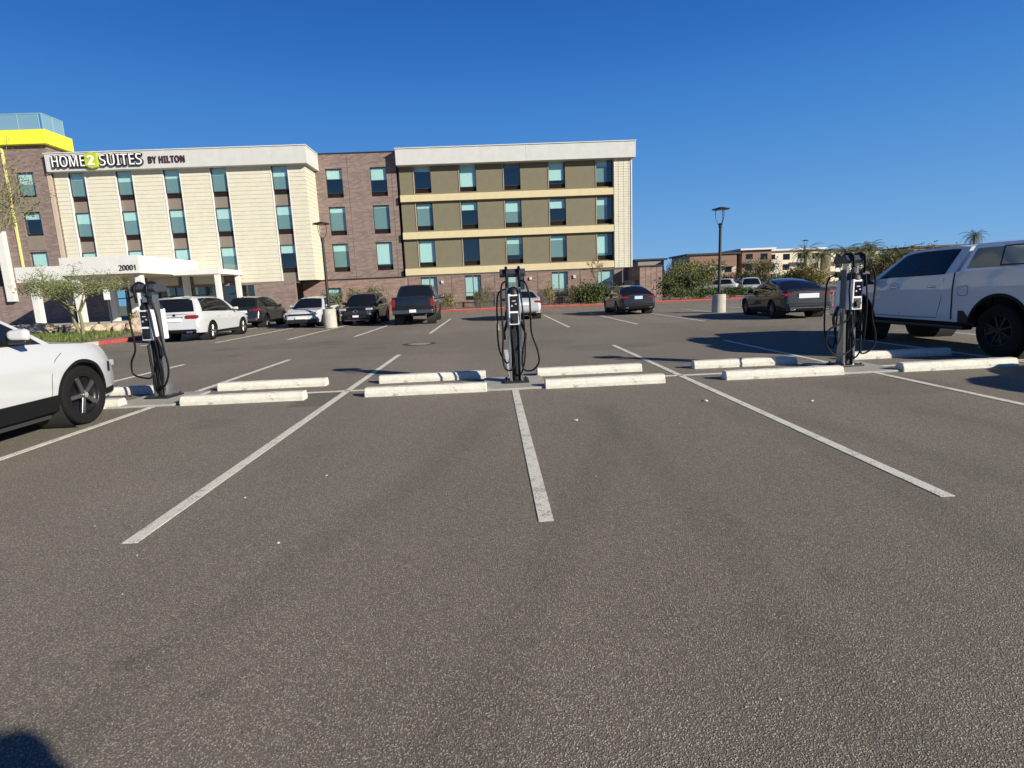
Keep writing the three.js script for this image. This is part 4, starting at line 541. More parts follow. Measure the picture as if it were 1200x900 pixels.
  for (let x = -46; x < xr - .3; x += 1.55) { const w = Math.min(1.45, xr - x - .1), g = new THREE.PlaneGeometry(w, 1.08); g.translate(x + 0.05 + w / 2, 15.5, zr); mesh('glass_panel', g, mRailGlass, rl); } for (let z = zr; z > -47.5; z -= 1.05) { const g = new THREE.PlaneGeometry(1.0, 1.08); g.rotateY(Math.PI / 2); g.translate(xr, 15.5, z - 0.525); mesh('glass_panel', g, mRailGlass, rl); }
}
console.log('hotel');
// ---------- signs ----------
function letters(parent, str, x, y, z, size, width, fnt, face, sideM, depth, slant = 0) {
  const probe = new TextGeometry(str, { font: fnt, size, depth: 0.01, curveSegments: 4 }); probe.computeBoundingBox(); const W = probe.boundingBox.max.x - probe.boundingBox.min.x, k = width / W;
  let cx = 0; for (const ch of str) {
    const adv = fnt.data.glyphs[ch].ha * size / fnt.data.resolution;
    if (ch !== ' ') { const mk = (d, bs) => { const g = new TextGeometry(ch, { font: fnt, size, depth: d, curveSegments: 5, bevelEnabled: bs > 0, bevelSize: bs, bevelThickness: bs * 0.3, bevelSegments: 1 }); g.translate(cx, 0, 0); g.scale(k, 1, 1); g.translate(x, y, 0); return g; };
      const b = mk(depth, sideM ? 0.06 : 0); b.translate(0, 0, z); const m = mesh('letter', b, sideM ?? face, parent); if (sideM) { const f = mk(0.02, 0); f.translate(0, 0, z + depth + 0.03); mesh('letter_face', f, face, m); } }
    cx += adv;
  }
}
{
  const mLet = std(rgb(0.85, 0.85, 0.85), 0.5), mDk = std(rgb(0.02, 0.015, 0.018), 0.5), mMar = std(rgb(0.05, 0.018, 0.022), 0.5), mGreen = std(rgb(0.42, 0.5, 0.03), 0.5);
  const s = thing('wall_sign', 'white and black HOME2 SUITES BY HILTON lettering on the white fascia', 'sign', [0, 12.04, -45.82]);
  letters(s, 'HOME', -33.02, 0.08, 0.04, 0.8, 2.45, fontR, mLet, mDk, 0.12); letters(s, 'SUITES', -29.42, 0.08, 0.04, 0.8, 3.15, fontR, mLet, mDk, 0.12); letters(s, 'BY HILTON', -25.85, 0.16, 0.03, 0.5, 2.75, font, mMar, null, 0.05);
  const sh = new THREE.Shape(); sh.moveTo(-30.45, 0.1); sh.lineTo(-30.0, -0.1); sh.lineTo(-29.55, 0.0); sh.lineTo(-29.5, 0.95); sh.lineTo(-29.95, 1.06); sh.lineTo(-30.42, 0.92); sh.lineTo(-30.45, 0.1); const hg = new THREE.ExtrudeGeometry(sh, { depth: 0.2, bevelEnabled: true, bevelSize: 0.015, bevelThickness: 0.015, bevelSegments: 1 }); hg.translate(0, 0, 0.03);
  const hx = mesh('green_panel', hg, mGreen, s); const two = new TextGeometry('2', { font, size: 0.72, depth: 0.05, curveSegments: 5 }); two.translate(-30.27, 0.1, 0.246); mesh('numeral', two, mLet, hx);
}
// ---------- entrance canopies ----------
{
  const c1 = thing('entrance_canopy', 'large white box canopy on columns before the hotel entrance, numbered 20001', 'canopy', [0, 0, 0]);
  mesh('canopy_box', bx(-28.4, -23.3, 3.62, 4.78, -46.2, -38.48), mWhite, c1); mesh('soffit', bx(-28.2, -23.5, 3.6, 3.618, -46.1, -38.7), mTaupe, c1);
  for (const [x, z] of [[-23.75, -39.1], [-27.9, -39.1], [-23.75, -44.9], [-27.9, -44.9]]) mesh('column', bx(x - 0.2, x + 0.2, 0, 3.6, z - 0.2, z + 0.2), mWhite, c1);
  letters(c1, '20001', -24.6, 3.83, -38.47, 0.34, 1.08, fontR, mFrame, null, 0.05);
  const c2 = thing('entrance_canopy', 'low white canopy left of the numbered entrance canopy', 'canopy', [0, 0, 0]);
  mesh('canopy_slab', bx(-31.35, -28.402, 3.28, 4.28, -46.2, -38.48), mWhite, c2); for (const [x, z] of [[-30.6, -38.95], [-29.4, -44.8]]) mesh('column', bx(x - 0.2, x + 0.2, 0, 3.28, z - 0.2, z + 0.2), mWhite, c2); 
  const c3 = thing('entrance_canopy', 'thin white flat canopy on two slim posts right of the numbered canopy', 'canopy', [0, 0, 0]);
  mesh('canopy_slab', bx(-23.296, -20.0, 3.55, 3.92, -46.3, -42.4), mWhite, c3); mesh('post', bx(-20.4, -20.08, 0, 3.55, -42.8, -42.48), mWhite, c3); mesh('post', bx(-20.4, -20.08, 0, 3.55, -46.1, -45.8), mWhite, c3);
}
// ---------- lamp posts ----------
function lampPost(pos, label, H, baseH, shadeTurn = 0) {
  const t = thing('lamp_post', label, 'lamp post', pos, shadeTurn, 'lamp posts of the parking lot');
  if (baseH) mesh('concrete_base', [(() => { const g = new THREE.CylinderGeometry(0.315, 0.325, baseH - 0.02, 32); g.translate(0, baseH / 2 - 0.01, 0); return g; })(), (() => { const g = new THREE.CylinderGeometry(0.295, 0.315, 0.02, 32); g.translate(0, baseH - 0.01, 0); return g; })()], mConc, t);
  mesh('pole', [cyl(0.065, 0.075, H - 0.75 - baseH, 0, baseH + (H - 0.75 - baseH) / 2, 0, 12), bx(-0.16, 0.16, baseH, baseH + 0.08, -0.16, 0.16), cyl(0.085, 0.085, 0.2, 0, H - 0.82, 0, 12)], mDarkMetal, t);
  for (let k = 0; k < 3; k++) { const a = k * 2.094 + 0.3; mesh('arm', tube([[0.05 * Math.cos(a), H - 0.85, 0.05 * Math.sin(a)], [0.18 * Math.cos(a), H - 0.6, 0.18 * Math.sin(a)], [0.24 * Math.cos(a), H - 0.32, 0.24 * Math.sin(a)], [0.21 * Math.cos(a), H - 0.06, 0.21 * Math.sin(a)]], 0.016, 14, 6), mDarkMetal, t); }
  const sh = new THREE.LatheGeometry([[0.001, H + 0.03], [0.1, H + 0.02], [0.4, H - 0.06], [0.41, H - 0.09], [0.38, H - 0.09], [0.001, H - 0.07]].map(p => new THREE.Vector2(...p)), 28); const s = mesh('lamp_shade', sh, mDarkMetal, t); mesh('lens', cyl(0.16, 0.14, 0.03, 0, H - 0.1, 0, 16), std(rgb(0.6, 0.6, 0.58), 0.4), s);
  return t;
}
lampPost([-8.16, 0, -28.3], 'dark lamp post on a concrete base between the white and black front-facing cars', 5.12, 0.93, 0.4);
lampPost([11.02, 0, -26.9], 'dark lamp post on a concrete base beside the charcoal sedan', 4.92, 0.87, 1.1);
lampPost([40.6, 0, -72], 'distant thin lamp post among the palms', 6.2, 0);
lampPost([37.6, 0, -36.2], 'lamp post at the right edge with only its shade showing', 6.0, 0);
// ---------- kerbs, beds, fence ----------
{
  const soilN = tileNoise(200, 61), soilN2 = tileNoise(24, 62); const texSoil = dataTex(512, 512, (i, j) => { const b = 150 + (soilN(i / 512, j / 512) - .5) * 110 + (soilN2(i / 512, j / 512) - .5) * 40; return [b, b * .86, b * .7]; }); texSoil.repeat.set(0.6, 0.6);
  const mSoil = std(rgb(0.8, 0.75, 0.7), 0.95, { map: texSoil });
  struct('planting_bed', muv(bx(-19, 12.3, 0.0, 0.13, -48.3, -43.72)), mSoil, 'gravel bed between the red kerb and the hotel');
  for (let i = 0; i < 12; i++) { const x0 = -13 + i * 2.1; struct('red_kerb', muv(rbx(x0, x0 + 2.092, 0, 0.15, -43.72, -43.4, 0.02)), mRed, 'red painted kerb before the hotel bed'); }
  struct('sidewalk', muv(bx(-15.5, 12.3, 0.131, 0.146, -45.0, -43.73)), mConc, 'concrete walk behind the red kerb');
  struct('planting_bed', muv(bx(12.3, 23.5, 0.0, 0.13, -52, -44.35)), mSoil, 'gravel bed with hedge right of the hotel');
  for (let i = 0; i < 5; i++) { const x0 = 12.3 + i * 2.2; struct('red_kerb', muv(rbx(x0, x0 + 2.192, 0, 0.15, -44.35, -44.05, 0.02)), mRed, 'red painted kerb before the hedge'); }
  struct('planting_bed', muv(bx(24.3, 60, 0.0, 0.13, -56, -44.35)), mSoil, 'gravel bed with trees far right');
  for (let i = 0; i < 8; i++) { const x0 = 24.3 + i * 3; struct('concrete_kerb', muv(rbx(x0, x0 + 2.99, 0, 0.15, -44.35, -44.05, 0.02)), mConc, 'grey concrete kerb at the far right'); }
  for (let i = 0; i < 4; i++) { const x0 = 12.6 + i * 2.2; struct('red_kerb', muv(rbx(x0 + 0.6, x0 + 2.79, 0, 0.15, -27.8, -27.5, 0.02)), mRed, 'red painted kerb behind the charcoal sedan'); }
  // entrance island at the left
  const bed = new THREE.Shape(); bed.moveTo(-60, 19); bed.lineTo(-19, 19); bed.quadraticCurveTo(-16.2, 19.5, -15.9, 22); bed.lineTo(-15.6, 24.5); bed.quadraticCurveTo(-15.4, 29, -18.5, 31.5); bed.lineTo(-22, 33.5); bed.lineTo(-60, 33.5); bed.lineTo(-60, 19);
  const bg = new THREE.ExtrudeGeometry(bed, { depth: 0.14, bevelEnabled: false }); bg.rotateX(-Math.PI / 2); struct('planting_bed', muv(bg), mSoil, 'raised planting bed before the entrance');
  const kp = []; for (const p of bed.getSpacedPoints(260)) if (p.x > -40 && p.x < -15 && p.y < 33.4) kp.push(p);
  for (let i = 0; i + 6 < kp.length; i += 6) { const gs = []; for (let k = i; k < i + 6; k++) { const a = kp[k], b = kp[k + 1]; const d = Math.hypot(b.x - a.x, b.y - a.y); if (d < 1e-3 || d > 3) continue; const g = rbx(-d / 2 - 0.01, d / 2 + 0.01, 0, 0.16, -0.09, 0.09, 0.02); g.rotateY(Math.atan2(b.y - a.y, b.x - a.x)); g.translate((a.x + b.x) / 2, 0, -(a.y + b.y) / 2); gs.push(g); } if (!gs.length) continue; const mid = kp[i + 3]; struct('island_kerb', muv(merge(gs)), mid.x > -17 && mid.y > 22 && mid.y < 25.2 ? mRed : mConc, 'kerb round the entrance planting bed'); }
  struct('walkway', muv(bx(-60, -16, 0, 0.12, -48, -36)), mConc, 'pale concrete walk under the canopies');
  const wl = mesh('low_wall', muv(bx(-40, -20.4, 0.12, 0.62, -34.5, -34.2)), mPad); tag(wl, 'low grey wall behind the boulders at the entrance', 'wall');
  // fence
  const mFenceM = std(rgb(0.11, 0.095, 0.085), 0.6); const f = thing('metal_fence', 'dark see-through metal fence before the right half of the hotel', 'fence', [0, 0.13, -45.2]);
  const x0 = -6.6, n = 11, sp = 1.72; for (let i = 0; i < n; i++) { const x = x0 + i * sp; mesh('post', bx(x - 0.045, x + 0.045, 0, 2.78, -0.035, 0.035), mFenceM, f); }
  for (let i = 0; i < n - 1; i++) { const a = x0 + i * sp + 0.035, b = x0 + (i + 1) * sp - 0.035; mesh('rail', bx(a, b, 2.68, 2.74, -0.02, 0.02), mFenceM, f); mesh('rail', bx(a, b, 1.24, 1.29, -0.02, 0.02), mFenceM, f); mesh('rail', bx(a, b, 0.1, 0.14, -0.02, 0.02), mFenceM, f); const ps = []; for (let x = a + 0.05; x < b; x += 0.1) ps.push(bx(x - 0.005, x + 0.005, 0.14, 2.68, -0.005, 0.005)); mesh('wire_mesh', ps, mDarkMetal, f).userData.kind = 'stuff'; }
  const slat = i => { for (let k = 0; k < 9; k++) mesh('slat', bx(x0 + i * sp + 0.04, x0 + (i + 1) * sp - 0.04, 0.15 + k * 0.12, 0.245 + k * 0.12, -0.09, -0.06), std(rgb(0.1, 0.09, 0.085), 0.8), f); };
  [1, 3, 4, 6, 7].forEach(slat);
  // brick enclosure at the right end of the hotel
  const e = thing('brick_enclosure', 'brick service enclosure with a dark cap right of the hotel', 'wall', [0, 0, 0]); mesh('brick_wall', [bx(11.85, 13.65, 0.13, 2.86, -44.9, -44.6), bx(11.85, 12.15, 0.13, 2.86, -49, -44.9)], mBlock, e); mesh('cap', bx(11.75, 13.75, 2.86, 2.95, -49, -44.5), mDarkMetal, e); for (const x of [12.3, 12.75, 13.2]) mesh('joint', bx(x - 0.012, x + 0.012, 0.13, 2.86, -44.61, -44.594), mFrame, e);
  const gt = thing('service_gate', 'dark slatted gate between the hotel corner and the brick enclosure', 'gate', [0, 0.13, -44.9]); for (let k = 0; k < 9; k++) mesh('bar', bx(10.7 + k * 0.12, 10.75 + k * 0.12, 0, 1.7, -0.02, 0.02), mDarkMetal, gt); mesh('rail', [bx(10.68, 11.8, 1.6, 1.68, -.05, -.02)], mDarkMetal, gt);
}
console.log('site');
// ---------- plants ----------
const leafMat = (r, g, b) => phys({ color: rgb(r, g, b), roughness: 0.85, side: THREE.DoubleSide, transmission: 0.0, vertexColors: true });
const barkM = std(rgb(0.16, 0.13, 0.1), 0.95), barkG = std(rgb(0.2, 0.2, 0.1), 0.9);
function leafBag() { const pos = [], nor = [], col = []; return { n: () => pos.length / 9, add(p, size, r, aspect = 0.45, up = 0.3, vary = 0.3) {
  const d = V(r() - .5, r() - .5 + up, r() - .5).normalize(), w = V(r() - .5, r() - .5, r() - .5).cross(d).normalize(), nrm = w.clone().cross(d).normalize(), L = size * (0.7 + r() * 0.6), k = 1 + (r() - .5) * 2 * vary;
  const a = p.clone().addScaledVector(w, -L * aspect * .5).addScaledVector(d, L * .45), b = p.clone().addScaledVector(w, L * aspect * .5).addScaledVector(d, L * .45), c = p.clone().addScaledVector(d, L);
  for (const q of [p, b, a, a, b, c]) { pos.push(q.x, q.y, q.z); nor.push(nrm.x, nrm.y, nrm.z); col.push(k * (1 + (r() - .5) * .12), k, k * (0.9 + r() * .1)); } },
  blade(p, dir, w, L, wd, k, r) { const n = w.clone().cross(dir).normalize(), a = p.clone().addScaledVector(w, -wd * .5).addScaledVector(dir, L * .4), b2 = p.clone().addScaledVector(w, wd * .5).addScaledVector(dir, L * .4), c = p.clone().addScaledVector(dir, L), kk = k * (0.8 + r() * .4); for (const q of [p, b2, a, a, b2, c]) { pos.push(q.x, q.y, q.z); nor.push(n.x, n.y, n.z); col.push(kk * (k > 1 ? 1.25 : 1), kk, kk * .9); } },
  geo() { const g = new THREE.BufferGeometry(); g.setAttribute('position', new THREE.Float32BufferAttribute(pos, 3)); g.setAttribute('normal', new THREE.Float32BufferAttribute(nor, 3)); g.setAttribute('color', new THREE.Float32BufferAttribute(col, 3)); return g; } }; }
function growTree(name, label, pos, o) {
  const r = rng(o.seed), t = thing(name, label, 'tree', pos, 0, o.group), bag = leafBag(), wood = [], trunk = [];
  const go = (p, d, len, rad, lv) => {
    const segs = lv === 0 ? 3 : 2; let q = p.clone(), dir = d.clone();
    for (let i = 0; i < segs; i++) { dir.add(V((r() - .5) * .3, (r() - .5) * .2 + (o.lift ?? 0.05), (r() - .5) * .3)).normalize(); const e = q.clone().addScaledVector(dir, len / segs), ra = rad * (1 - i / segs * 0.35), rb = rad * (1 - (i + 1) / segs * 0.35); (lv === 0 ? trunk : wood).push(bar(q, e, ra, lv < 2 ? 7 : 4, rb)); q = e;
      if (lv >= o.levels - 1) for (let k = 0; k < o.leaves; k++) { const f = V((r() - .5), (r() - .5) * .8, (r() - .5)).multiplyScalar(o.puff); bag.add(q.clone().addScaledVector(dir, -r() * len / segs).add(f), o.leaf, r, o.aspect ?? 0.4, 0.1, 0.35); } }
    if (lv < o.levels) { const n = lv === 0 ? o.limbs : o.split; for (let k = 0; k < n; k++) { const a = (k + r() * .7) / n * 6.283, sp = o.spread * (0.6 + r() * .7); const side = V(Math.cos(a), 0, Math.sin(a)); const nd = dir.clone().addScaledVector(side, sp).normalize(); if (o.flat && lv > 0) nd.y *= o.flat; nd.normalize(); go(q.clone(), nd, len * (o.shrink ?? 0.72) * (0.75 + r() * .5), rad * 0.6, lv + 1); } }
  };
  for (let s = 0; s < (o.stems ?? 1); s++) go(V((s - ((o.stems ?? 1) - 1) / 2) * .1, -0.05, 0), V((s - ((o.stems ?? 1) - 1) / 2) * 0.5 + (o.lean ?? 0), 1, (r() - .5) * .2).normalize(), o.trunk, o.rad, 0);
  mesh('trunk', trunk, o.bark ?? barkM, t); const cr = mesh('crown', bag.geo(), o.mat, t); if (wood.length) mesh('branches', wood, o.bark ?? barkM, cr); return t;
}
const mPalo = leafMat(0.15, 0.155, 0.06), mPaloDark = leafMat(0.1, 0.1, 0.038), mTreeG = leafMat(0.08, 0.1, 0.035), mShrub = leafMat(0.075, 0.105, 0.025), mHedge = leafMat(0.06, 0.1, 0.02), mDry = leafMat(0.22, 0.18, 0.08), mGrass = leafMat(0.085, 0.12, 0.028), mPalm = leafMat(0.08, 0.09, 0.03), mFeather = leafMat(0.16, 0.18, 0.075), mGold = leafMat(0.16, 0.14, 0.045);
growTree('palo_verde_tree', 'feathery olive green tree with forked trunk before the entrance canopy', [-20.3, 0.14, -28.2], { seed: 4, trunk: 1.25, rad: 0.09, stems: 2, limbs: 3, split: 3, levels: 4, spread: 0.95, shrink: 0.72, flat: 0.62, lift: 0.02, leaves: 13, puff: 0.65, leaf: 0.12, aspect: 0.28, mat: mFeather, bark: barkG });
growTree('palo_verde_tree', 'tall sparse tree at the left edge before the brick tower', [-19.5, 0.14, -23.0], { seed: 12, trunk: 2.4, rad: 0.12, limbs: 5, split: 3, levels: 4, spread: 0.62, shrink: 0.75, lift: 0.06, leaves: 9, puff: 0.5, leaf: 0.12, aspect: 0.3, mat: mPaloDark, bark: barkG });
growTree('young_tree', 'thin nearly bare young tree inside the fence near the hotel corner', [8.6, 0.13, -44.6], { seed: 7, trunk: 1.5, rad: 0.04, limbs: 4, split: 3, levels: 3, spread: 0.42, shrink: 0.6, lift: 0.12, leaves: 3, puff: 0.18, leaf: 0.13, mat: mDry, bark: barkM });
// shrubs: leaves over uneven clumps
function shrub(name, label, pos, rx, ry, rz, n, leaf, mat, seed, o = {}) {
  const r = rng(seed), t = thing(name, label, o.cat ?? 'shrub', pos, 0, o.group), bag = leafBag(), cl = Array.from({ length: o.clumps ?? 9 }, () => [V((r() - .5) * 1.3 * rx, (0.3 + r() * .6) * ry, (r() - .5) * 1.3 * rz), 0.3 + r() * .35]);
  for (let i = 0; i < n; i++) { const [c, k] = cl[Math.floor(r() * cl.length)], d = V(r() - .5, r() - .5, r() - .5).normalize().multiplyScalar(Math.pow(r(), 0.4) * k), p = V(c.x + d.x * rx, Math.max(0.02, c.y + d.y * ry), c.z + d.z * rz); bag.add(p, leaf, r, o.aspect ?? 0.5, o.up ?? 0.3, 0.35); }
  mesh('foliage', bag.geo(), mat, t); const st = []; for (let i = 0; i < 6; i++) { const [c] = cl[i % cl.length]; st.push(bar(V((r() - .5) * .1, -0.03, (r() - .5) * .1), c, 0.018, 5, 0.008)); } mesh('stems', st, barkM, t); return t;
}
shrub('shrub', 'green grassy shrub beside the dark pickup at the fence', [-3.3, 0.13, -43.95], 0.6, 1.05, 0.4, 900, 0.22, mDry, 101, { up: 1.2, aspect: 0.15 });
shrub('shrub', 'dry tangled shrub by the fence behind the dark pickup', [-0.9, 0.13, -44.3], 1.0, 1.3, 0.35, 600, 0.2, mPaloDark, 102, { up: .8, aspect: 0.15 });
shrub('shrub', 'dry yellow shrub at the fence right of the silver sedan', [4.6, 0.13, -44.2], 0.6, 1.3, 0.4, 700, 0.2, mDry, 103, { up: .8, aspect: .2 });
shrub('shrub', 'dark brown shrub between the yellow and the green shrub', [6.3, 0.13, -44.3], 0.7, 1.2, 0.4, 600, 0.2, mPaloDark, 104, { up: .8, aspect: .2 });
shrub('shrub', 'dense green shrub at the fence left of the black sedan', [8.1, 0.13, -44.1], 1.5, 1.35, 0.5, 2600, 0.16, mShrub, 105, { clumps: 16 });
shrub('shrub', 'round green shrub before the brick enclosure', [14.2, 0.13, -44.9], 1.3, 1.65, 0.7, 2200, 0.16, mShrub, 106, { clumps: 14 });
for (let i = 0; i < 6; i++) shrub('hedge_plant', ['low clipped hedge plant nearest the brick enclosure', 'second hedge plant from the brick enclosure', 'third hedge plant from the brick enclosure', 'fourth hedge plant from the brick enclosure', 'fifth hedge plant from the brick enclosure', 'hedge plant nearest the right lamp post'][i], [15.4 + i * 1.35, 0.13, -45.0], 0.95, 0.7, 0.5, 1000, 0.12, mHedge, 110 + i, { cat: 'hedge', group: 'hedge along the red kerb', clumps: 12 });
for (const [x, z, s, w] of [[-10.5, -43.9, 1, 'behind the left lamp post'], [-8.9, -44.0, 1.1, 'between the white and black front-facing cars'], [-12.4, -44.0, 0.9, 'right of the dark grey crossover']]) shrub('shrub', `bushy green shrub at the brick base ${w}`, [x, 0.13, z], 0.9 * s, 1.5 * s, 0.5, 1500, 0.15, mShrub, Math.round(200 + x), { clumps: 12 });
// entrance bed: ground cover, boulders, plants
{
  const r = rng(300), bag = leafBag(); for (let i = 0; i < 9000; i++) { const z = -19.6 - r() * 10.5, x = -16.3 - Math.pow(r(), 0.8) * 12 - (z < -25 ? (z + 25) * -0.45 : 0); if (noise.noise(x * 0.7, 2, z * 0.7) < -0.18) continue; bag.add(V(x, 0.14, z), 0.2, r, 0.25, 1.0, 0.35); }
  const g = mesh('ground_cover', bag.geo(), mGrass, scene); g.userData = { kind: 'stuff', label: 'low green ground cover in the entrance bed', category: 'ground cover' };
  const mRock = std(rgb(0.5, 0.4, 0.28), 0.95), mRock2 = std(rgb(0.2, 0.16, 0.13), 0.95), words = ['first', 'second', 'third', 'fourth', 'fifth', 'sixth', 'seventh', 'eighth', 'ninth', 'tenth', 'eleventh', 'twelfth'];
  for (let i = 0; i < 12; i++) { const q = new THREE.IcosahedronGeometry(0.5, 3), p = q.attributes.position; for (let k = 0; k < p.count; k++) { const v = V(p.getX(k), p.getY(k), p.getZ(k)), n = 1 + noise.noise(v.x * 3 + i * 7, v.y * 3, v.z * 3) * 0.45 + noise.noise(v.x * 8, v.y * 8 + i, v.z * 8) * 0.1; p.setXYZ(k, v.x * n, Math.max(-0.25, v.y * n * 0.75), v.z * n); } q.computeVertexNormals(); const s = 0.7 + r() * .5; q.scale(s * 1.2, s, s);
    const m = mesh('boulder', q, i === 1 || i === 4 ? mRock2 : mRock); m.position.set(-25.2 + i * 0.62 - (i > 7 ? .1 : 0), 0.14 + 0.22 * s, -31.2 + r() * 0.8 + i * 0.05); m.rotation.y = r() * 6; tag(m, `${i === 1 || i === 4 ? 'dark brown' : 'tan'} boulder, ${words[i]} from the left in the entrance bed row`, 'boulder', 'boulders in the entrance bed'); }
  for (const [x, z, s, w, mt] of [[-27.2, -30, 1, 'left of the boulders', mShrub], [-25.6, -29.6, 0.8, 'before the leftmost boulders', mPaloDark], [-33.5, -35, 1.6, 'beside the low canopy column', mShrub], [-22.0, -35.4, 1, 'behind the boulders by the sign post', mDry], [-19.9, -35.6, 0.9, 'under the numbered canopy', mDry]]) shrub('shrub', `small shrub ${w}`, [x, 0.13, z], 0.7 * s, 0.8 * s, 0.5, 700, 0.14, mt, Math.round(400 - x * 3), { up: .8, aspect: .3 });
  const sp = thing('sign_post', 'small pale sign on a thin pole before the entrance glazing', 'sign', [-22.0, 0.13, -33.0]); mesh('pole', bx(-0.03, 0.03, 0, 2.1, -0.03, 0.03), mRimGrey, sp); mesh('sign_panel', rbx(-0.18, 0.18, 1.75, 2.35, 0.03, 0.05, 0.01), mPlate, sp);
}
console.log('plants near');
// ---------- beyond the lot ----------
function leafTree(name, label, pos, h, rx, mat, seed, group, o = {}) {
  const r = rng(seed), t = thing(name, label, 'tree', pos, 0, group), bag = leafBag(), tr = [], cl = []; const n = o.clumps ?? 16;
  for (let i = 0; i < n; i++) cl.push([V((r() - .5) * 1.7 * rx, h * (0.42 + r() * .45), (r() - .5) * 1.5 * rx), 0.28 + r() * .3]);
  tr.push(bar(V(0, -0.05, 0), V((r() - .5) * .3, h * .42, 0), h * 0.03, 8, h * 0.018)); const br = []; for (const [c] of cl) br.push(bar(V(0, h * .38, 0), c, h * 0.012, 5, h * 0.004));
  for (let i = 0; i < (o.n ?? 2600) * 1.8; i++) { const [c, k] = cl[Math.floor(r() * n)], d = V(r() - .5, (r() - .5) * .8, r() - .5).normalize().multiplyScalar(Math.pow(r(), 0.45) * k * rx * 1.25); bag.add(c.clone().add(d), o.leaf ?? 0.2, r, 0.5, 0.2, 0.4); }
  mesh('trunk', tr, barkM, t); const c = mesh('crown', bag.geo(), mat, t); mesh('branches', br, barkM, c); return t;
}
const TG = 'trees beyond the red kerb';
leafTree('leafy_tree', 'olive green tree beyond the hedge, nearest the brick enclosure', [19.5, 0, -54], 3.5, 1.6, mPalo, 501, TG, { n: 1500 }); leafTree('leafy_tree', 'green tree beyond the hedge left of the right lamp post', [22.9, 0, -60], 3.5, 1.7, mPaloDark, 502, TG, { n: 1500 });
leafTree('leafy_tree', 'dark shrubby tree low behind the hedge', [17.0, 0.1, -48], 2.1, 1.1, mTreeG, 503, TG, { n: 1500 });
leafTree('leafy_tree', 'dark green tree right of the right lamp post before the apartments', [31.6, 0, -66], 3.9, 2.0, mPaloDark, 504, TG, { n: 1900 }); leafTree('leafy_tree', 'golden green bushy tree above the charcoal sedan', [33.0, 0, -58], 2.4, 1.9, mGold, 505, TG); 
leafTree('leafy_tree', 'thin tree standing low between hedge and lamp post', [26.6, 0, -75], 3.6, 2.2, mPaloDark, 507, TG); 
leafTree('leafy_tree', 'wide golden green tree behind the right charging station', [44.5, 0, -62], 3.5, 2.6, mGold, 508, TG, { n: 4200, clumps: 24 }); leafTree('leafy_tree', 'wide olive tree left of the white pickup roof', [50.5, 0, -68], 3.9, 3.0, mPaloDark, 509, TG, { n: 4200, clumps: 24 });
leafTree('leafy_tree', 'dark olive tree just behind the white pickup cab', [42.5, 0, -52], 3.6, 2.8, mPaloDark, 510, TG, { n: 3200 });
leafTree('leafy_tree', 'grey green tree left behind the brick enclosure', [24.0, 0, -72], 4.0, 2.0, mPaloDark, 511, TG);
function palm(label, pos, h, seed) {
  const r = rng(seed), t = thing('palm_tree', label, 'palm tree', pos, 0, 'palm trees beyond the lot'), trunk = []; for (let i = 0; i < 10; i++) trunk.push(cyl(0.17 - i * .004, 0.2 - i * .004, h / 10, 0, h * (i + .5) / 10, 0, 9)); mesh('trunk', trunk, barkM, t);
  const bag = leafBag(), stems = [];
  for (let k = 0; k < 34; k++) {
    const a = k * 2.4 + r() * .4, L = 1.9 + r() * .7; let el = 1.25 - Math.pow(k / 34, 0.8) * 2.1, p = V(0, h, 0); const side = V(-Math.sin(a), 0, Math.cos(a)), tone = k > 27 ? 1 : 0;
    for (let i = 0; i < 10; i++) { const d = V(Math.cos(a) * Math.cos(el), Math.sin(el), Math.sin(a) * Math.cos(el)), q = p.clone().addScaledVector(d, L / 10); stems.push(bar(p, q, 0.018, 4)); for (const sg of [-1, 1]) for (let m = 0; m < 2; m++) { const lf = 0.46 * (1 - Math.abs(i - 4) / 9), dir = side.clone().multiplyScalar(sg).addScaledVector(d, 0.75).add(V(0, -0.35 - r() * .3, 0)).normalize(); bag.blade(p.clone().lerp(q, m * .5 + r() * .3), dir, d, lf, 0.06, tone ? 1.5 : 1, r); } p = q; el -= 0.16; }
  }
  const c = mesh('crown', bag.geo(), mPalm, t); mesh('frond_ribs', stems, barkG, c); return t;
}
palm('palm tree left of the cream apartment beyond the charcoal sedan', [39.6, 0, -70], 4.5, 601); palm('shorter palm tree beside the distant lamp post', [42.0, 0, -70.5], 4.2, 602); palm('palm tree right of the pale apartment end', [45.3, 0, -71], 4.4, 603); palm('palm tree behind the right charging station', [50.5, 0, -74], 5.0, 604); palm('low golden palm left of the white pickup mirror', [45.2, 0, -61], 3.3, 607); palm('low palm with drooping fronds near the white pickup mirror', [47.6, 0, -60.5], 3.2, 608); palm('palm tree above the white pickup roof', [84, 0, -96], 7.4, 605); palm('small palm tree left of the golden green tree', [47.8, 0, -72], 4.5, 606);
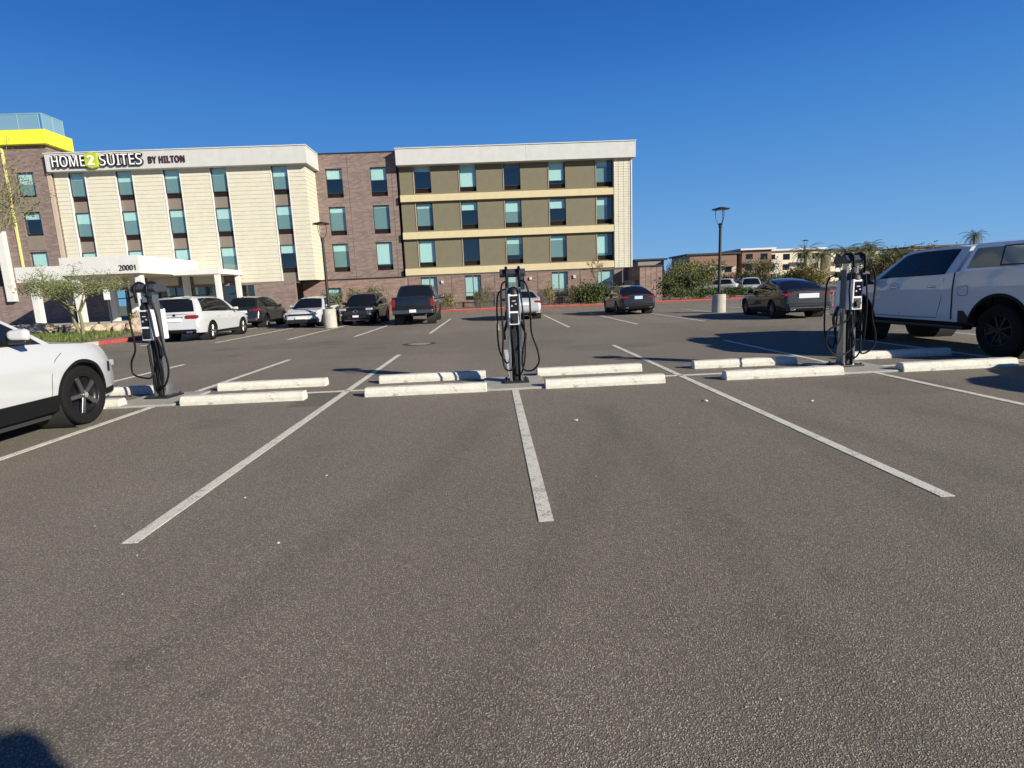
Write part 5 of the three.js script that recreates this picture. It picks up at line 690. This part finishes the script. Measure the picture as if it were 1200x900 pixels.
// apartments
function apartment(name, label, x0, x1, z, H, wallM, o = {}) {
  const t = thing(name, label, 'building', [0, 0, 0], 0, 'apartments in the distance'), d = o.d ?? 14; mesh('wall', bx(x0, x1, 0, H, z - d, z), wallM, t); mesh('roof_slab', bx(x0 - 0.8, x1 + 0.8, H, H + 0.45, z - d - 0.5, z + 0.9), o.roof ?? mDarkMetal, t);
  const fl = o.fl ?? 3, n = Math.max(2, Math.round((x1 - x0) / 4.2)), fh = (H - 0.6) / fl, sp = (x1 - x0) / n; for (let f = 0; f < fl; f++) for (let i = 0; i < n; i++) { const cx = x0 + (i + .5) * sp, y = f * fh + 0.9; const w = mesh('window', bx(cx - 0.95, cx + 0.95, y, y + 1.6, z - 0.02, z + 0.05), mFrame, t); mesh('pane', bx(cx - 0.86, cx + 0.86, y + .08, y + 1.52, z + 0.04, z + 0.07), mGlassCar, w); if (o.balcony && i % 2 === 0 && f > 0) { mesh('balcony', [bx(cx - 1.6, cx + 1.6, y - 0.95, y - 0.8, z, z + 1.5), bx(cx - 1.6, cx + 1.6, y - .8, y + 0.15, z + 1.42, z + 1.5)], o.balM ?? mSpandrel, t); } }
  if (o.top) mesh('brick_panel', bx(x0 + 0.2, x1 - 0.2, H - 2.6, H - 0.01, z + 0.002, z + 0.35), o.top, t); return t;
}
const mRust = stucco(0.3, 0.18, 0.13), mCream = stucco(0.85, 0.76, 0.58), mGreyB = stucco(0.3, 0.29, 0.28), mTan = stucco(0.62, 0.52, 0.4);
apartment('apartment_block', 'rust brown apartment block with flat roof behind the right lamp post', 53, 66, -150, 8.4, mTan, { top: mRust, balcony: true, balM: mRust }); apartment('apartment_block', 'narrow brick topped apartment tower with white roof edge', 67.5, 75.5, -150, 9.2, mRust, { roof: mWhite, balcony: true }); apartment('apartment_block', 'cream apartment block right of the brick topped tower', 75.6, 92, -154, 8.9, mCream, { roof: mWhite, fl: 3, balcony: true, balM: mWhite });
apartment('apartment_block', 'dark roofed apartment block above the brick enclosure hedge', 43, 51, -165, 8.2, mGreyB, { top: mGreyB }); apartment('apartment_block', 'pale low roof building just right of the hotel corner', 41, 47, -190, 8.4, mCream, { top: mTan }); apartment('apartment_block', 'cream apartment block behind the palms', 98, 112, -160, 8.6, mCream, { balcony: true, balM: mWhite });
apartment('apartment_block', 'low flat roofed building behind the white pickup', 130, 160, -170, 9.0, mTan, {});
{ const g = shrub; const bush = [[26, -80], [34, -84], [44, -84], [52, -78], [58, -72], [66, -76], [31, -72], [72, -80]]; bush.forEach(([x, z], i) => shrub('far_bush', ['first', 'second', 'third', 'fourth', 'fifth', 'sixth', 'seventh', 'eighth'][i] + ' distant bush counted from the left, closing the gap below the trees', [x, 0, z], 4, 1.9, 1.5, 1600, 0.32, i % 2 ? mTreeG : mPaloDark, 700 + i, { group: 'distant bushes under the trees', clumps: 20 })); }
console.log('far');
// ---------- unseen person behind the camera, placed to cast the lower left corner shadow ----------
function skin(bones, lo, hi, cell, k) { // tapered capsules joined with a smooth minimum, meshed
  const size = Math.max(hi[0] - lo[0], hi[1] - lo[1], hi[2] - lo[2]), n = Math.ceil(size / cell) + 4, mc = new MarchingCubes(n, new THREE.MeshStandardMaterial(), false, false, 200000); mc.isolation = 0; const h = n / 2, P = i => (i - h) / h, c = [0, 1, 2].map(q => (lo[q] + hi[q]) / 2), s = size / 2 * 1.04;
  for (let z = 0; z < n; z++) for (let y = 0; y < n; y++) for (let x = 0; x < n; x++) { const p = [P(x) * s + c[0], P(y) * s + c[1], P(z) * s + c[2]]; let d = 1e3; for (const [A, B, ra, rb2] of bones) { const ab = [B[0] - A[0], B[1] - A[1], B[2] - A[2]], ap = [p[0] - A[0], p[1] - A[1], p[2] - A[2]], t = clamp((ap[0] * ab[0] + ap[1] * ab[1] + ap[2] * ab[2]) / (ab[0] ** 2 + ab[1] ** 2 + ab[2] ** 2 + 1e-9)), e = Math.hypot(ap[0] - ab[0] * t, ap[1] - ab[1] * t, ap[2] - ab[2] * t) - lerp(ra, rb2, t); const q = clamp(.5 + .5 * (d - e) / k); d = lerp(d, e, q) - k * q * (1 - q); } mc.field[x + y * n + z * n * n] = -d; }
  mc.update(); const g = new THREE.BufferGeometry(); g.setAttribute('position', new THREE.BufferAttribute(mc.positionArray.slice(0, mc.count * 3), 3)); g.setAttribute('normal', new THREE.BufferAttribute(mc.normalArray.slice(0, mc.count * 3), 3)); g.scale(s, s, s); g.translate(...c); return g;
}
{
  const t = thing('person', 'person in dark clothes unseen behind the camera, placed to shade the lower left corner', 'person', [1.62, 0, 0.9]);
  const J = { hipL: [-.1, .95, 0], hipR: [.1, .95, 0], kL: [-.12, .5, -.02], kR: [.12, .5, -.01], aL: [-.13, .09, .02], aR: [.13, .09, .02], tL: [-.15, .05, -.14], tR: [.15, .05, -.14], ch: [0, 1.3, 0], nk: [0, 1.5, .0], hd: [0, 1.63, -.03], sL: [-.19, 1.43, 0], sR: [.19, 1.43, 0], eL: [-.25, 1.14, .03], eR: [.25, 1.14, .03], hL: [-.26, .9, -.04], hR: [.26, .9, -.04] };
  const body = skin([[J.hipL, J.kL, .1, .068], [J.hipR, J.kR, .1, .068], [J.kL, J.aL, .065, .045], [J.kR, J.aR, .065, .045], [J.aL, J.tL, .05, .035], [J.aR, J.tR, .05, .035], [[-.06, 1.0, 0], [.06, 1.0, 0], .13, .13], [[-.05, 1.02, 0], [-.08, 1.33, 0], .12, .13], [[.05, 1.02, 0], [.08, 1.33, 0], .12, .13], [J.sL, J.sR, .075, .075], [J.ch, J.nk, .09, .055], [J.nk, J.hd, .055, .085], [[0, 1.67, .0], [0, 1.6, -.04], .095, .07], [[0, 1.62, -.12], [0, 1.6, -.135], .015, .018], [[-.09, 1.63, 0], [-.095, 1.62, 0], .025, .02], [[.09, 1.63, 0], [.095, 1.62, 0], .025, .02], [J.sL, J.eL, .062, .045], [J.sR, J.eR, .062, .045], [J.eL, J.hL, .043, .03], [J.eR, J.hR, .043, .03]], [-.6, 0, -.6], [.6, 1.8, .6], 0.018, 0.03);
  const hand = (h, sg) => { const B = [[h, [h[0] + sg * .01, h[1] + .07, h[2] - .03], .03, .036]]; for (let f = 0; f < 4; f++) { const bx0 = h[0] + (f - 1.5) * .02, L = [.07, .08, .075, .06][f], p1 = [bx0, h[1] + .09, h[2] - .04], p2 = [bx0, h[1] + .09 + L * .55, h[2] - .07], p3 = [bx0, h[1] + .09 + L * .8, h[2] - .1]; B.push([p1, p2, .0095, .009], [p2, p3, .009, .008]); } B.push([[h[0] - sg * .03, h[1] + .03, h[2] - .02], [h[0] - sg * .06, h[1] + .07, h[2] - .05], .013, .011], [[h[0] - sg * .06, h[1] + .07, h[2] - .05], [h[0] - sg * .055, h[1] + .1, h[2] - .075], .011, .009]); for (const q of B) for (const k of [0, 1]) { const p = q[k] === h ? (q[k] = [...h]) : q[k]; p[1] = 2 * h[1] - p[1]; } return skin(B, [h[0] - .1, h[1] - .2, h[2] - .14], [h[0] + .1, h[1] + .04, h[2] + .06], 0.0055, 0.008); };
  mesh('body', [body, hand(J.hL, -1), hand(J.hR, 1)], std(rgb(0.05, 0.055, 0.07), 0.85), t);
  mesh('hair', skin([[[0, 1.7, .02], [0, 1.69, -.04], .1, .085], [[0, 1.64, .06], [0, 1.7, .02], .07, .09]], [-.13, 1.5, -.15], [.13, 1.85, .18], 0.01, 0.02), std(rgb(0.03, 0.02, 0.015), 0.8), t);
}

renderer.render(scene, camera);
